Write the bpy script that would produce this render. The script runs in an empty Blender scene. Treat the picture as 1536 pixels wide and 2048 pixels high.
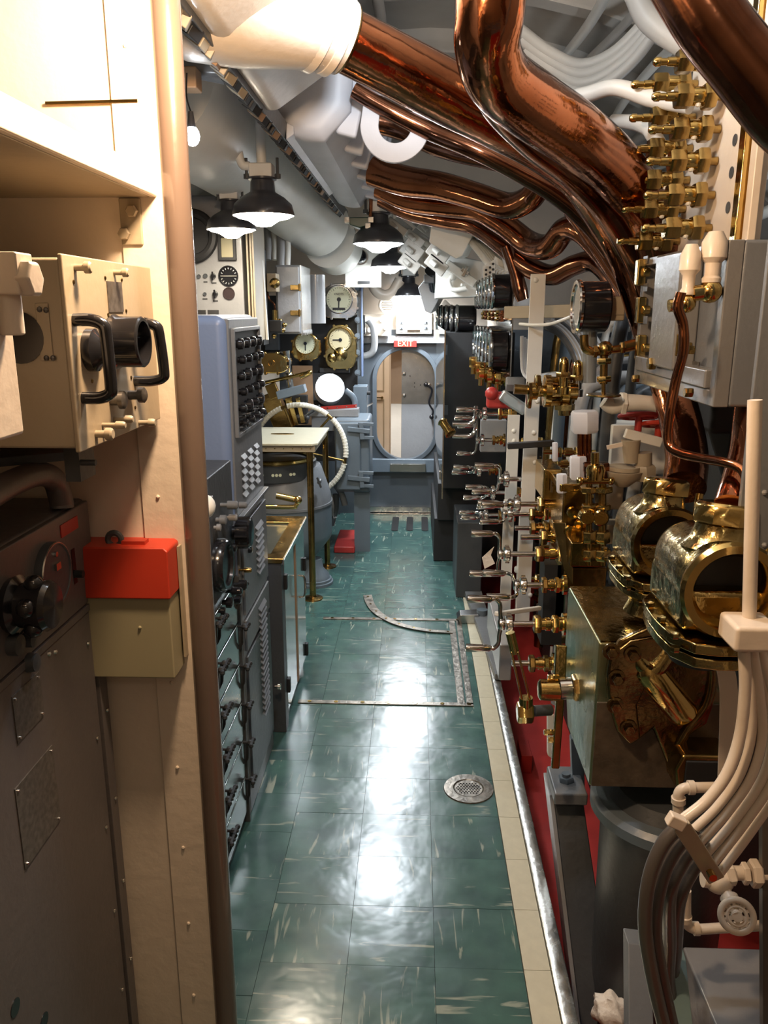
import bpy, math, random
from mathutils import Vector, Matrix
random.seed(7)
R = math.radians
ORD = ['first', 'second', 'third', 'fourth', 'fifth', 'sixth', 'seventh', 'eighth', 'ninth', 'tenth', 'eleventh', 'twelfth', 'thirteenth', 'fourteenth', 'fifteenth', 'sixteenth', 'seventeenth', 'eighteenth', 'nineteenth', 'twentieth', 'twenty-first', 'twenty-second', 'twenty-third', 'twenty-fourth', 'twenty-fifth', 'last']
scn = bpy.context.scene
COL = scn.collection
# ---------------------------------------------------------------- camera
FPX, HC = 1590.0, 1.65
TH = math.atan(404/FPX); PS = math.atan(64*math.cos(TH)/FPX)
FW = Vector((-math.sin(PS)*math.cos(TH), math.cos(PS)*math.cos(TH), -math.sin(TH)))
RT = Vector((math.cos(PS), math.sin(PS), 0)); UPV = RT.cross(FW)
CAM = Vector((0, 0, HC))
cd = bpy.data.cameras.new('camera'); cam = bpy.data.objects.new('camera', cd); COL.objects.link(cam)
cd.sensor_fit = 'VERTICAL'; cd.sensor_height = 36; cd.lens = 36*FPX/2048; cd.clip_start = .02
cam.matrix_world = Matrix(((RT.x, UPV.x, -FW.x, 0), (RT.y, UPV.y, -FW.y, 0), (RT.z, UPV.z, -FW.z, HC), (0, 0, 0, 1)))
scn.camera = cam
# ---------------------------------------------------------------- world and exposure
w = bpy.data.worlds.new('world'); scn.world = w; w.use_nodes = True
w.node_tree.nodes['Background'].inputs[0].default_value = (.5, .55, .65, 1)
w.node_tree.nodes['Background'].inputs[1].default_value = .12
scn.view_settings.view_transform = 'Standard'; scn.view_settings.look = 'None'
scn.view_settings.exposure = 0.0; scn.view_settings.gamma = 1
COOL = (.86, .93, 1.0); WARM = (1, .69, .43); MILD = (1, .87, .68)
def lamp_light(name, loc, power, col, rad=.04, kind='POINT', spot=None):
    l = bpy.data.lights.new(name, kind); l.energy = power; l.color = col; l.shadow_soft_size = rad
    if spot: l.spot_size = R(spot); l.spot_blend = .5
    o = bpy.data.objects.new(name, l); COL.objects.link(o); o.location = loc
    return o
# light power per lamp (watts), used by the lamp builders below and the off-frame fixtures here
PW = dict(pend0=34, pend0b=12, pend1=44, pend2=36, pend3=90, near=54, side=9, aft=4, over=36)
def aim_area(name, loc, tgt, sx, sy, power, col):
    l = bpy.data.lights.new(name, 'AREA'); l.shape = 'RECTANGLE'; l.size = sx; l.size_y = sy; l.energy = power; l.color = col
    o = bpy.data.objects.new(name, l); COL.objects.link(o); o.location = loc
    o.rotation_euler = (Vector(tgt)-Vector(loc)).to_track_quat('-Z', 'Y').to_euler()
lamp_light('near_lamp_light', (-.20, 1.0, 2.06), PW['near'], WARM, .05)      # warm lamp overhead by the partition
lamp_light('aisle_lamp_light', (-.02, 1.7, 2.40), PW['over'], COOL, .07)
lamp_light('side_bay_light', (1.25, 3.3, 1.75), PW['side'], COOL, .08)
lamp_light('aft_bay_light', (.3, -.6, 2.3), PW['aft'], MILD, .1)
# ---------------------------------------------------------------- geometry helpers
def pt(px, py, Y=None, X=None, Z=None):
    d = FW + RT*((px-768)/FPX) - UPV*((py-1024)/FPX)
    t = (Y/d.y) if Y is not None else (X/d.x) if X is not None else (Z-HC)/d.z
    return CAM + d*t
def mpp(Y): return Y*.975/FPX                      # metres per pixel near depth Y
WL = {}
def smooth_path(pts, k=6):
    if len(pts) < 3: return pts
    out = []
    P = [pts[0]*2-pts[1]] + list(pts) + [pts[-1]*2-pts[-2]]
    for i in range(1, len(P)-2):
        a, b, c, d = P[i-1], P[i], P[i+1], P[i+2]
        for j in range(k):
            t = j/k
            out.append(.5*((2*b)+(c-a)*t+(2*a-5*b+4*c-d)*t*t+(3*b-a-3*c+d)*t**3))
    out.append(P[-2]); return out
def frame(ax):
    ax = Vector(ax).normalized()
    u = ax.cross(Vector((0, 0, 1)))
    if u.length < .05: u = ax.cross(Vector((0, 1, 0)))
    u.normalize(); return ax, u, ax.cross(u).normalized()
class G:
    def __init__(s): s.v = []; s.f = []; s.m = []; s.mi = 0
    def add(s, vs, fs):
        b = len(s.v); s.v += [Vector(x) for x in vs]
        for f in fs: s.f.append([b+i for i in f]); s.m.append(s.mi)
        return s
    def box(s, a, b):
        x0, y0, z0 = a; x1, y1, z1 = b
        return s.add([(x0,y0,z0),(x1,y0,z0),(x1,y1,z0),(x0,y1,z0),(x0,y0,z1),(x1,y0,z1),(x1,y1,z1),(x0,y1,z1)],
            [(0,3,2,1),(4,5,6,7),(0,1,5,4),(1,2,6,5),(2,3,7,6),(3,0,4,7)])
    def cbox(s, c, sz, rot=None):
        c = Vector(c); h = Vector(sz)/2; M = rot or Matrix.Identity(3)
        vs = [c+M@Vector((i*h.x, j*h.y, k*h.z)) for k in (-1,1) for (i,j) in ((-1,-1),(1,-1),(1,1),(-1,1))]
        return s.add(vs, [(0,3,2,1),(4,5,6,7),(0,1,5,4),(1,2,6,5),(2,3,7,6),(3,0,4,7)])
    def bar(s, a, b, wd, ht, up=(0,0,1)):
        a, b = Vector(a), Vector(b); ax = (b-a).normalized(); sd = ax.cross(Vector(up)).normalized(); u = sd.cross(ax)
        vs = [p+sd*i*wd/2+u*j*ht/2 for p in (a, b) for (i,j) in ((-1,-1),(1,-1),(1,1),(-1,1))]
        return s.add(vs, [(0,3,2,1),(4,5,6,7),(0,1,5,4),(1,2,6,5),(2,3,7,6),(3,0,4,7)])
    def lathe(s, o, ax, prof, n=20, caps=True):
        o = Vector(o); ax, u, v = frame(ax); vs = []; fs = []
        for (t, r) in prof:
            for i in range(n):
                a = 2*math.pi*i/n; vs.append(o+ax*t+(u*math.cos(a)+v*math.sin(a))*max(r, 1e-5))
        for k in range(len(prof)-1):
            for i in range(n):
                j = (i+1) % n; fs.append((k*n+i, k*n+j, (k+1)*n+j, (k+1)*n+i))
        if caps: fs.append(tuple(range(n-1, -1, -1))); fs.append(tuple((len(prof)-1)*n+i for i in range(n)))
        return s.add(vs, fs)
    def cyl(s, a, b, r, n=16, r2=None):
        a, b = Vector(a), Vector(b)
        return s.lathe(a, b-a, [(0, r), ((b-a).length, r if r2 is None else r2)], n)
    def hexn(s, a, b, r):
        a, b = Vector(a), Vector(b); L = (b-a).length; e = min(L*.18, r*.18)
        return s.lathe(a, b-a, [(0, r*.88), (e, r), (L-e, r), (L, r*.88)], 6)
    def tube(s, pts, r, n=10, k=6, closed=False):
        rs = r if isinstance(r, (list, tuple)) else [r]*len(pts)
        pp = [Vector((p[0], p[1], p[2])) for p in pts]
        q = smooth_path(pp, k) if k > 1 else pp
        if k > 1 and len(pts) > 2:
            rr = [rs[min(int(i/k), len(rs)-1)]*(1-(i % k)/k)+rs[min(int(i/k)+1, len(rs)-1)]*((i % k)/k) for i in range(len(q))]
        else: rr = rs
        vs = []; fs = []; prev = None
        for i, p in enumerate(q):
            t = (q[min(i+1, len(q)-1)]-q[max(i-1, 0)]).normalized()
            if prev is None: _, u, v = frame(t)
            else:
                u = (prev-t*prev.dot(t)).normalized(); v = t.cross(u)
            prev = u
            for j in range(n):
                a = 2*math.pi*j/n; vs.append(p+(u*math.cos(a)+v*math.sin(a))*rr[i])
        for i in range(len(q)-1):
            for j in range(n):
                jj = (j+1) % n; fs.append((i*n+j, i*n+jj, (i+1)*n+jj, (i+1)*n+j))
        fs.append(tuple(range(n-1, -1, -1))); fs.append(tuple((len(q)-1)*n+j for j in range(n)))
        return s.add(vs, fs)
    def torus(s, c, ax, RR, r, n=32, m=8, a0=0, a1=2*math.pi, u0=None):
        c = Vector(c); ax, u, v = frame(ax); vs = []; fs = []
        full = abs(a1-a0-2*math.pi) < 1e-4; nn = n if full else n+1
        for i in range(nn):
            a = a0+(a1-a0)*i/n; dr = u*math.cos(a)+v*math.sin(a)
            for j in range(m):
                b = 2*math.pi*j/m; vs.append(c+dr*(RR+r*math.cos(b))+ax*r*math.sin(b))
        for i in range(n):
            ii = (i+1) % nn
            for j in range(m):
                jj = (j+1) % m; fs.append((i*m+j, ii*m+j, ii*m+jj, i*m+jj))
        if not full: fs.append(tuple(range(m))); fs.append(tuple((nn-1)*m+j for j in range(m-1, -1, -1)))
        return s.add(vs, fs)
    def sph(s, c, r, n=14, sc=(1,1,1)):
        c = Vector(c); vs = []; fs = []; m = n//2
        for i in range(1, m):
            a = math.pi*i/m
            for j in range(n):
                b = 2*math.pi*j/n
                vs.append(c+Vector((r*math.sin(a)*math.cos(b)*sc[0], r*math.sin(a)*math.sin(b)*sc[1], r*math.cos(a)*sc[2])))
        vs += [c+Vector((0,0,r*sc[2])), c-Vector((0,0,r*sc[2]))]; T = len(vs)-2
        for i in range(m-2):
            for j in range(n): jj = (j+1) % n; fs.append((i*n+j, (i+1)*n+j, (i+1)*n+jj, i*n+jj))
        for j in range(n): jj = (j+1) % n; fs.append((T, j, jj)); fs.append((T+1, (m-2)*n+jj, (m-2)*n+j))
        return s.add(vs, fs)
    def prism(s, poly, off):
        off = Vector(off); n = len(poly); P = [Vector(p) for p in poly]
        return s.add(P+[p+off for p in P], [tuple(range(n-1, -1, -1)), tuple(range(n, 2*n))]+[(i, (i+1) % n, n+(i+1) % n, n+i) for i in range(n)])
    def ring(s, outer, inner, off):
        off = Vector(off); n = len(outer)
        A = [Vector(p) for p in outer]; B = [Vector(p) for p in inner]
        vs = A+B+[p+off for p in A]+[p+off for p in B]; fs = []
        for i in range(n):
            j = (i+1) % n
            fs += [(i, n+i, n+j, j), (2*n+i, 2*n+j, 3*n+j, 3*n+i), (i, j, 2*n+j, 2*n+i), (n+i, 3*n+i, 3*n+j, n+j)]
        return s.add(vs, fs)
    def mirror_copy(s): pass
    def build(s, name, mat, parent=None, bev=0, sm=38, loc=None, seg=2):
        base = Vector((0,0,0))
        if parent is not None: base = WL[parent.name]
        elif loc is not None: base = Vector(loc)
        else:
            xs = [p.x for p in s.v]; ys = [p.y for p in s.v]; zs = [p.z for p in s.v]
            base = Vector(((min(xs)+max(xs))/2, (min(ys)+max(ys))/2, min(zs)))
        me = bpy.data.meshes.new(name)
        me.from_pydata([p-base for p in s.v], [], s.f); 
        ml = mat if isinstance(mat, (list, tuple)) else [mat]
        for m in ml: me.materials.append(m)
        if len(ml) > 1: me.polygons.foreach_set('material_index', s.m)
        me.validate(); me.polygons.foreach_set('use_smooth', [True]*len(me.polygons)); me.update()
        import bmesh
        b = bmesh.new(); b.from_mesh(me); bmesh.ops.recalc_face_normals(b, faces=b.faces); b.to_mesh(me); b.free()
        me.set_sharp_from_angle(angle=R(sm))
        o = bpy.data.objects.new(name, me); COL.objects.link(o)
        if parent is not None: o.parent = parent
        else: o.location = base
        WL[o.name] = base.copy()
        if bev:
            md = o.modifiers.new('bevel', 'BEVEL'); md.width = bev; md.segments = seg; md.limit_method = 'ANGLE'; md.angle_limit = R(40)
            md.harden_normals = True
        return o
LABELS = {}
def tag(o, label, cat, group=None, kind=None):
    o['label'] = label; o['category'] = cat
    if group: o['group'] = group
    if kind: o['kind'] = kind
    return o
def thing(name, label, cat, loc=(0,0,0), group=None):
    o = bpy.data.objects.new(name, None); COL.objects.link(o); o.location = loc; o.empty_display_size = .05
    WL[o.name] = Vector(loc); return tag(o, label, cat, group)
def structure(o, label=None):
    o['kind'] = 'structure'
    if label: o['label'] = label
    return o
def dup(o, parent=None, loc=None, rot=None, label=None, scale=None, group=None):
    c = o.copy(); COL.objects.link(c)
    if parent is not None: c.parent = parent
    if loc is not None: c.location = loc; WL[c.name] = Vector(loc)
    if rot is not None: c.rotation_euler = rot
    if scale is not None: c.scale = (scale,)*3 if not isinstance(scale, tuple) else scale
    if label: c['label'] = label
    if group: c['group'] = group
    for ch in list(o.children):
        dup(ch, c)
    return c
def rotm(ax, deg): return Matrix.Rotation(R(deg), 3, ax)
def circ(c, u, v, r, n, r2=None):
    c, u, v = Vector(c), Vector(u), Vector(v)
    return [c+u*math.cos(2*math.pi*i/n)*r+v*math.sin(2*math.pi*i/n)*(r2 or r) for i in range(n)]
# ---------------------------------------------------------------- materials
def mat(name, col, rough=.5, metal=0, var=.08, vscale=6, bump=0, bscale=60, col2=None, emit=None, estr=0, coat=0, rvar=.0, spec=None):
    m = bpy.data.materials.new(name); m.use_nodes = True; nt = m.node_tree; N = nt.nodes; L = nt.links
    b = N['Principled BSDF']; b.inputs['Roughness'].default_value = rough; b.inputs['Metallic'].default_value = metal
    if coat: b.inputs['Coat Weight'].default_value = coat; b.inputs['Coat Roughness'].default_value = .1
    if spec is not None: b.inputs['Specular IOR Level'].default_value = spec
    tc = N.new('ShaderNodeTexCoord')
    no = N.new('ShaderNodeTexNoise'); no.inputs['Scale'].default_value = vscale; no.inputs['Detail'].default_value = 5
    L.new(tc.outputs['Object'], no.inputs['Vector'])
    rp = N.new('ShaderNodeValToRGB'); rp.color_ramp.elements[0].position = .3; rp.color_ramp.elements[1].position = .7
    c2 = col2 or tuple(min(1, c*(1+var)) for c in col[:3]); c1 = tuple(c*(1-var) for c in col[:3]) if not col2 else col
    rp.color_ramp.elements[0].color = (*c1[:3], 1); rp.color_ramp.elements[1].color = (*c2[:3], 1)
    L.new(no.outputs['Fac'], rp.inputs['Fac']); L.new(rp.outputs['Color'], b.inputs['Base Color'])
    if rvar:
        mr = N.new('ShaderNodeMapRange'); mr.inputs['To Min'].default_value = max(.02, rough-rvar); mr.inputs['To Max'].default_value = rough+rvar
        L.new(no.outputs['Fac'], mr.inputs['Value']); L.new(mr.outputs['Result'], b.inputs['Roughness'])
    if bump:
        n2 = N.new('ShaderNodeTexNoise'); n2.inputs['Scale'].default_value = bscale; n2.inputs['Detail'].default_value = 4
        L.new(tc.outputs['Object'], n2.inputs['Vector'])
        bp = N.new('ShaderNodeBump'); bp.inputs['Strength'].default_value = bump; bp.inputs['Distance'].default_value = .004
        L.new(n2.outputs['Fac'], bp.inputs['Height']); L.new(bp.outputs['Normal'], b.inputs['Normal'])
    if emit: b.inputs['Emission Color'].default_value = (*emit, 1); b.inputs['Emission Strength'].default_value = estr
    return m
M = dict(
 cream=mat('cream_paint', (.68,.58,.47), .38, bump=.25, bscale=40, var=.04, coat=.15),
 tan=mat('tan_paint', (.34,.28,.195), .42, bump=.15, bscale=50, var=.05),
 white=mat('white_paint', (.70,.69,.64), .42, bump=.35, bscale=22, var=.06),
 lav=mat('lavender_lit_white', (.62,.63,.68), .45, bump=.6, bscale=14, var=.05),  # white paint with the overhead castings' lavender light in its colour
 hull=mat('hull_paint', (.44,.42,.38), .5, bump=.4, bscale=12, var=.08),
 grey=mat('grey_paint', (.15,.158,.168), .38, bump=.25, bscale=60, var=.07),
 bgrey=mat('blue_grey_paint', (.12,.15,.178), .35, bump=.2, bscale=50, var=.06),
 blue=mat('cool_lit_blue', (.16,.22,.36), .38, bump=.12, bscale=90, var=.03),  # grey rack paint with the cool lamp's blue light in its colour
 dgrey=mat('dark_grey_paint', (.055,.06,.066), .42, bump=.3, bscale=50, var=.1),
 lgrey=mat('light_grey_paint', (.25,.25,.255), .28, bump=.35, bscale=45, var=.05, coat=.4),
 post=mat('post_paint', (.125,.09,.072), .25, bump=.2, bscale=20, var=.05, coat=.5),
 black=mat('black_enamel', (.010,.010,.012), .16, var=.2, coat=.3),
 blackm=mat('black_matt', (.012,.012,.013), .6, var=.2),
 brass=mat('polished_brass', (.62,.43,.15), .13, 1, var=.18, vscale=9, bump=.25, bscale=30, rvar=.05),
 brassd=mat('aged_brass', (.34,.22,.075), .24, 1, var=.28, vscale=14, bump=.3, bscale=40, rvar=.12),
 bronze=mat('cast_bronze', (.40,.30,.12), .17, 1, var=.2, vscale=8, bump=1.0, bscale=26, rvar=.09),
 gbronze=mat('green_brown_bronze', (.13,.23,.16), .28, .75, col2=(.26,.22,.10), vscale=5, bump=.4, bscale=30, rvar=.15),  # bronze mottled between green and brown
 copper=mat('polished_copper', (.26,.09,.04), .12, 1, col2=(.48,.19,.09), vscale=5, bump=.55, bscale=16, rvar=.06),
 copperd=mat('dark_copper', (.12,.05,.03), .16, 1, col2=(.42,.18,.10), vscale=6, bump=.45, bscale=14, rvar=.07),
 chrome=mat('chrome', (.62,.60,.57), .12, 1, var=.05, bump=.1, bscale=30),
 steel=mat('brushed_steel', (.45,.45,.44), .27, 1, var=.1, vscale=20),
 sheet=mat('stainless_sheet', (.36,.40,.39), .16, .9, var=.06, vscale=3, bump=.12, bscale=7),
 red=mat('red_paint', (.44,.035,.015), .4, var=.05),
 redf=mat('red_deck_paint', (.40,.03,.025), .42, bump=.4, bscale=20, var=.15),
 olive=mat('olive_paint', (.30,.27,.17), .4, var=.05),
 dial=mat('dial_face', (.78,.80,.60), .4, var=.03),
 darkdial=mat('dark_dial_face', (.03,.02,.02), .3, var=.05),
 rope=mat('white_cord', (.80,.77,.66), .7, var=.06, bump=.8, bscale=90),
 redsign=mat('red_sign_face', (.34,.012,.008), .4, var=.03),
 yellow=mat('sign_lettering', (.8,.45,.2), .4, var=.01),
 cable=mat('grey_hose', (.33,.33,.33), .4, var=.06),
 bulk=mat('bulkhead_grey', (.085,.10,.115), .32, bump=.3, bscale=30, var=.06),
 alum=mat('aluminium_trim', (.62,.61,.57), .25, 1, var=.12, vscale=30, bump=.5, bscale=25, rvar=.1),
 border=mat('cream_tile', (.50,.47,.36), .3, var=.06, vscale=30),
 cloth=mat('white_rag', (.75,.68,.60), .9, var=.1, bump=1, bscale=80),
 brown=mat('brown_panel', (.33,.20,.11), .5, var=.1),
 bulb=mat('bulb_glow_cool', (1,1,1), .5, emit=COOL, estr=60),
 bulbw=mat('bulb_glow_warm', (1,1,1), .5, emit=MILD, estr=60),
 shade=mat('lamp_shade_enamel', (.035,.035,.04), .3, var=.1, coat=.3),
 shadein=mat('shade_inner_white', (.85,.85,.85), .35, var=.02),
 glass=mat('gauge_glass_grey', (.45,.50,.52), .06, .6, var=.05),
 mirror=mat('mirror_face', (.85,.88,.9), .22, 1, var=.01),
 plate=mat('name_plate_grey', (.16,.15,.14), .35, .6, var=.3, vscale=120),
 green=mat('green_enamel', (.03,.07,.05), .25, var=.1),
)
def wash(m, sx, sy):
    pass
# clear sheet plastic
gm = bpy.data.materials.new('clear_plastic'); gm.use_nodes = True
b = gm.node_tree.nodes['Principled BSDF']; b.inputs['Transmission Weight'].default_value = .93; b.inputs['Roughness'].default_value = .04
b.inputs['IOR'].default_value = 1.3; b.inputs['Base Color'].default_value = (.85,.92,.95,1); M['clear'] = gm
# vinyl tile: teal green with cream flecks drawn out along one direction of each tile
def tile_mat():
    m = bpy.data.materials.new('green_vinyl_tile'); m.use_nodes = True; nt = m.node_tree; N = nt.nodes; L = nt.links
    b = N['Principled BSDF']; tc = N.new('ShaderNodeTexCoord'); oi = N.new('ShaderNodeObjectInfo')
    off = N.new('ShaderNodeVectorMath'); off.operation = 'SCALE'; off.inputs[0].default_value = (13.1, 7.7, 3.3)
    L.new(oi.outputs['Random'], off.inputs['Scale'])
    ad = N.new('ShaderNodeVectorMath'); L.new(tc.outputs['Object'], ad.inputs[0]); L.new(off.outputs[0], ad.inputs[1])
    mp = N.new('ShaderNodeMapping'); mp.inputs['Scale'].default_value = (6, 48, 6); L.new(ad.outputs[0], mp.inputs['Vector'])
    n1 = N.new('ShaderNodeTexNoise'); n1.inputs['Scale'].default_value = 1; n1.inputs['Detail'].default_value = 4; n1.inputs['Distortion'].default_value = .6
    L.new(mp.outputs[0], n1.inputs['Vector'])
    r1 = N.new('ShaderNodeValToRGB'); r1.color_ramp.elements[0].position = .61; r1.color_ramp.elements[1].position = .69
    L.new(n1.outputs['Fac'], r1.inputs['Fac'])
    n2 = N.new('ShaderNodeTexNoise'); n2.inputs['Scale'].default_value = 11; n2.inputs['Detail'].default_value = 6; L.new(ad.outputs[0], n2.inputs['Vector'])
    r2 = N.new('ShaderNodeValToRGB'); e = r2.color_ramp.elements
    e[0].position = .3; e[0].color = (.029,.069,.068,1); e[1].position = .72; e[1].color = (.053,.122,.106,1)
    L.new(n2.outputs['Fac'], r2.inputs['Fac'])
    mx = N.new('ShaderNodeMixRGB'); mx.inputs[2].default_value = (.30,.33,.27,1)
    ml = N.new('ShaderNodeMath'); ml.operation = 'MULTIPLY'; ml.inputs[1].default_value = .75; L.new(r1.outputs['Color'], ml.inputs[0])
    L.new(ml.outputs[0], mx.inputs[0]); L.new(r2.outputs['Color'], mx.inputs[1]); L.new(mx.outputs[0], b.inputs['Base Color'])
    n3 = N.new('ShaderNodeTexNoise'); n3.inputs['Scale'].default_value = 7; n3.inputs['Detail'].default_value = 3
    ge = N.new('ShaderNodeNewGeometry'); L.new(ge.outputs['Position'], n3.inputs['Vector'])
    mr = N.new('ShaderNodeMapRange'); mr.inputs['To Min'].default_value = .14; mr.inputs['To Max'].default_value = .30
    L.new(n3.outputs['Fac'], mr.inputs['Value']); L.new(mr.outputs[0], b.inputs['Roughness'])
    bp = N.new('ShaderNodeBump'); bp.inputs['Strength'].default_value = .35; bp.inputs['Distance'].default_value = .008
    L.new(n3.outputs['Fac'], bp.inputs['Height']); L.new(bp.outputs[0], b.inputs['Normal'])
    b.inputs['Specular IOR Level'].default_value = .7
    return m
M['tile'] = tile_mat()
M['boxgrey'] = mat('warm_grey_enamel', (.17,.165,.16), .26, bump=.35, bscale=45, var=.05, coat=.4)
M['cab'] = mat('dim_grey_paint', (.10,.088,.085), .4, bump=.2, bscale=60, var=.06)
M['bronzed'] = mat('dark_bronze', (.10,.062,.025), .2, 1, col2=(.34,.22,.09), vscale=12, bump=.7, bscale=26, rvar=.1)
M['hose'] = mat('dark_hose', (.075,.062,.052), .3, var=.1, coat=.3)
M['worn'] = mat('worn_metal_strip', (.10,.09,.075), .35, .8, col2=(.26,.23,.19), vscale=30, bump=.4, bscale=60, rvar=.12)
M['mult'] = mat('louvre_grey', (.20,.22,.25), .35)
# ================================================================ SETTING
V = Vector
TX0, TW, TP = .2925, .2275, .213           # right edge of green field, tile width, tile pitch
Y0T = pt(800, 1494.7, Z=0).y
fl = structure(G().box((-2.3, -.6, -.09), (.385, 6.44, -.012)).build('floor', M['dgrey'], loc=(0,0,0)))
g = G().box((-TW/2+.0005, -TP/2+.0005, -.012), (TW/2-.0005, TP/2-.0005, 0))
t0 = g.build('tile', M['tile'], loc=(0,0,0)); first = True
k0, k1 = -13, 18
for c in range(5):
    for k in range(k0, k1):
        yc = Y0T+(k+.5)*TP+(TP*.5 if c in (3,) else TP*.0)
        if yc > 6.4: continue
        o = t0 if first else t0.copy()
        if not first: COL.objects.link(o)
        first = False
        o.parent = fl; o.location = (TX0-TW*(c+.5), yc, random.uniform(-.0004, .0006))
        odd = (c+k) % 2; o.rotation_euler = (0, 0, R(90) if odd else 0); o.scale = (TP/TW, TW/TP, 1) if odd else (1, 1, 1)
b0 = G().box((-.034, -TP/2+.0008, -.012), (.034, TP/2-.0008, .0006)).build('border_tile', M['border'], fl); bfirst = True
for k in range(k0, 8):
    o = b0 if bfirst else b0.copy()
    if not bfirst: COL.objects.link(o)
    bfirst = False
    o.parent = fl; o.location = (TX0+.036, Y0T+(k+.5)*TP, 0)
# aluminium nosing along the deck edge
g = G()
g.prism([(.364, -.6, -.02), (.364, -.6, .004), (.374, -.6, .009), (.404, -.6, .006), (.412, -.6, -.05)], (0, 5.2, 0))
n = structure(g.build('trim_1', M['alum'], bev=.002))
structure(G().box((.398, -.6, -.09), (.404, 6.44, -.02)).build('trim_2', M['grey']))
# sunken bilge deck on the starboard side
structure(G().box((.385, -.6, -.42), (2.3, 6.44, -.40)).build('floor.001', M['redf']), 'red painted sunken deck beyond the walkway edge')
structure(G().box((-2.3, -.6, -.42), (.385, 6.44, -.40)).build('floor.002', M['dgrey']))
g = G()
g.box((.396, -.6, -.40), (.40, 6.44, -.05)); structure(g.build('trim_3', M['redf']))
# hull shell with frames
HCX, HCZ, HR = .05, .50, 2.42
def hp(a, y, r=HR): return V((HCX+r*math.sin(R(a)), y, HCZ+r*math.cos(R(a))))
g = G(); NA = 40
vs = []; fs = []
for y in (-1.2, 1.5, 4, 6.6):
    for i in range(NA+1): vs.append(hp(-112+224*i/NA, y))
for j in range(3):
    for i in range(NA): a = j*(NA+1)+i; fs.append((a, a+1, a+NA+2, a+NA+1))
for y in (-1.2, 1.5, 4, 6.6):
    for i in range(NA+1): vs.append(hp(-112+224*i/NA, y, HR+.05))
o4 = 4*(NA+1)
for j in range(3):
    for i in range(NA): a = o4+j*(NA+1)+i; fs.append((a, a+NA+1, a+NA+2, a+1))
g.add(vs, fs); ceil = structure(g.build('ceiling', M['hull'], loc=(0,0,0)))
for k in range(10):
    y = -.3+k*.74
    g = G()
    for (r0, r1, hw) in ((HR-.10, HR+.01, .006), (HR-.112, HR-.10, .045)):
        P = []
        for s in range(NA+1): P.append((hp(-100+200*s/NA, y-hw, r0), hp(-100+200*s/NA, y+hw, r0), hp(-100+200*s/NA, y+hw, r1), hp(-100+200*s/NA, y-hw, r1)))
        vs = [v for q in P for v in q]; fs = []
        for s in range(NA):
            for q in range(4): qq = (q+1) % 4; fs.append((4*s+q, 4*s+qq, 4*s+4+qq, 4*s+4+q))
        g.add(vs, fs)
    g.build('hull_frame', M['hull'], ceil)
# far bulkhead with the oval hatch
YB = 6.44; hc = V((pt(811, 810, Y=YB).x, YB, pt(811, 810, Y=YB).z)); hw, hh = .235, .44
def oval(n, sx, sz, y):
    out = []
    for i in range(n):
        a = 2*math.pi*i/n; c, s_ = math.cos(a), math.sin(a)
        r = sx; dz = (sz-sx)*(1 if s_ >= 0 else -1)*(1 if abs(s_) > 1e-6 else 0)
        out.append(V((hc.x+r*c, y, hc.z+r*s_+dz)))
    return out
def sq(n, x0, x1, z0, z1, y):
    out = []
    for i in range(n):
        a = 2*math.pi*i/n; c, s_ = math.cos(a), math.sin(a); m_ = max(abs(c), abs(s_)); c /= m_; s_ /= m_
        out.append(V((hc.x+(c*(x1-hc.x) if c > 0 else -c*(x0-hc.x)), y, hc.z+(s_*(z1-hc.z) if s_ > 0 else -s_*(z0-hc.z)))))
    return out
n = 64
wf = structure(G().ring(sq(n, -2.5, 2.5, -.45, 1.50, YB), oval(n, hw, hh, YB), (0, .03, 0)).build('wall_far', M['bulk'], loc=(0,0,0)))
G().box((-2.5, YB, 1.50), (2.5, YB+.03, 2.96)).build('upper_plate', M['cream'], wf)
g = G().ring(oval(n, hw+.035, hh+.035, YB-.025), oval(n, hw-.002, hh-.002, YB-.025), (0, .05, 0)); g.build('hatch_coaming', M['bulk'], wf, bev=.006)
g = G().box((hc.x-.36, YB-.07, 1.395), (hc.x+.36, YB, 1.455)); g.build('header_beam', M['lgrey'], wf, bev=.008)
g = G().box((hc.x-.30, YB-.05, .36), (hc.x+.30, YB, .47)); g.build('sill_beam', M['bgrey'], wf, bev=.006)
g = G().box((hc.x-.30, YB-.03, .02), (hc.x+.29, YB, .062)); g.box((hc.x-.30, YB-.07, .0), (hc.x+.29, YB, .014)); g.build('floor_angle', M['alum'], wf)
g = G()
for i in range(11): g.cyl((hc.x-.29+i*.055, YB-.037, .04), (hc.x-.29+i*.055, YB-.03, .04), .006, 8)
g.build('rivet', M['alum'], wf)['kind'] = 'stuff'
def P_(px, py, Y): return pt(px, py, Y=Y)
# compartment beyond the hatch
g = G(); y0, y1 = YB+.03, YB+1.9
g.box((-1.2, y0, -.05), (1.1, y1, 0)); fb = structure(g.build('floor.003', M['tan']))
structure(G().box((-1.2, y1, 0), (1.1, y1+.03, 2.2)).build('wall_end', M['cream']))
structure(G().box((-1.25, y0, 0), (-1.2, y1, 2.2)).build('wall_port', M['cream']))
structure(G().box((1.1, y0, 0), (1.15, y1, 2.2)).build('wall_starboard', M['cream']))
structure(G().box((-1.2, y0, 2.2), (1.1, y1, 2.24)).build('ceiling.001', M['white']))
lamp_light('next_room_light', (-.1, YB+.6, 2.0), 36, (1, .9, .8), .15)
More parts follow.
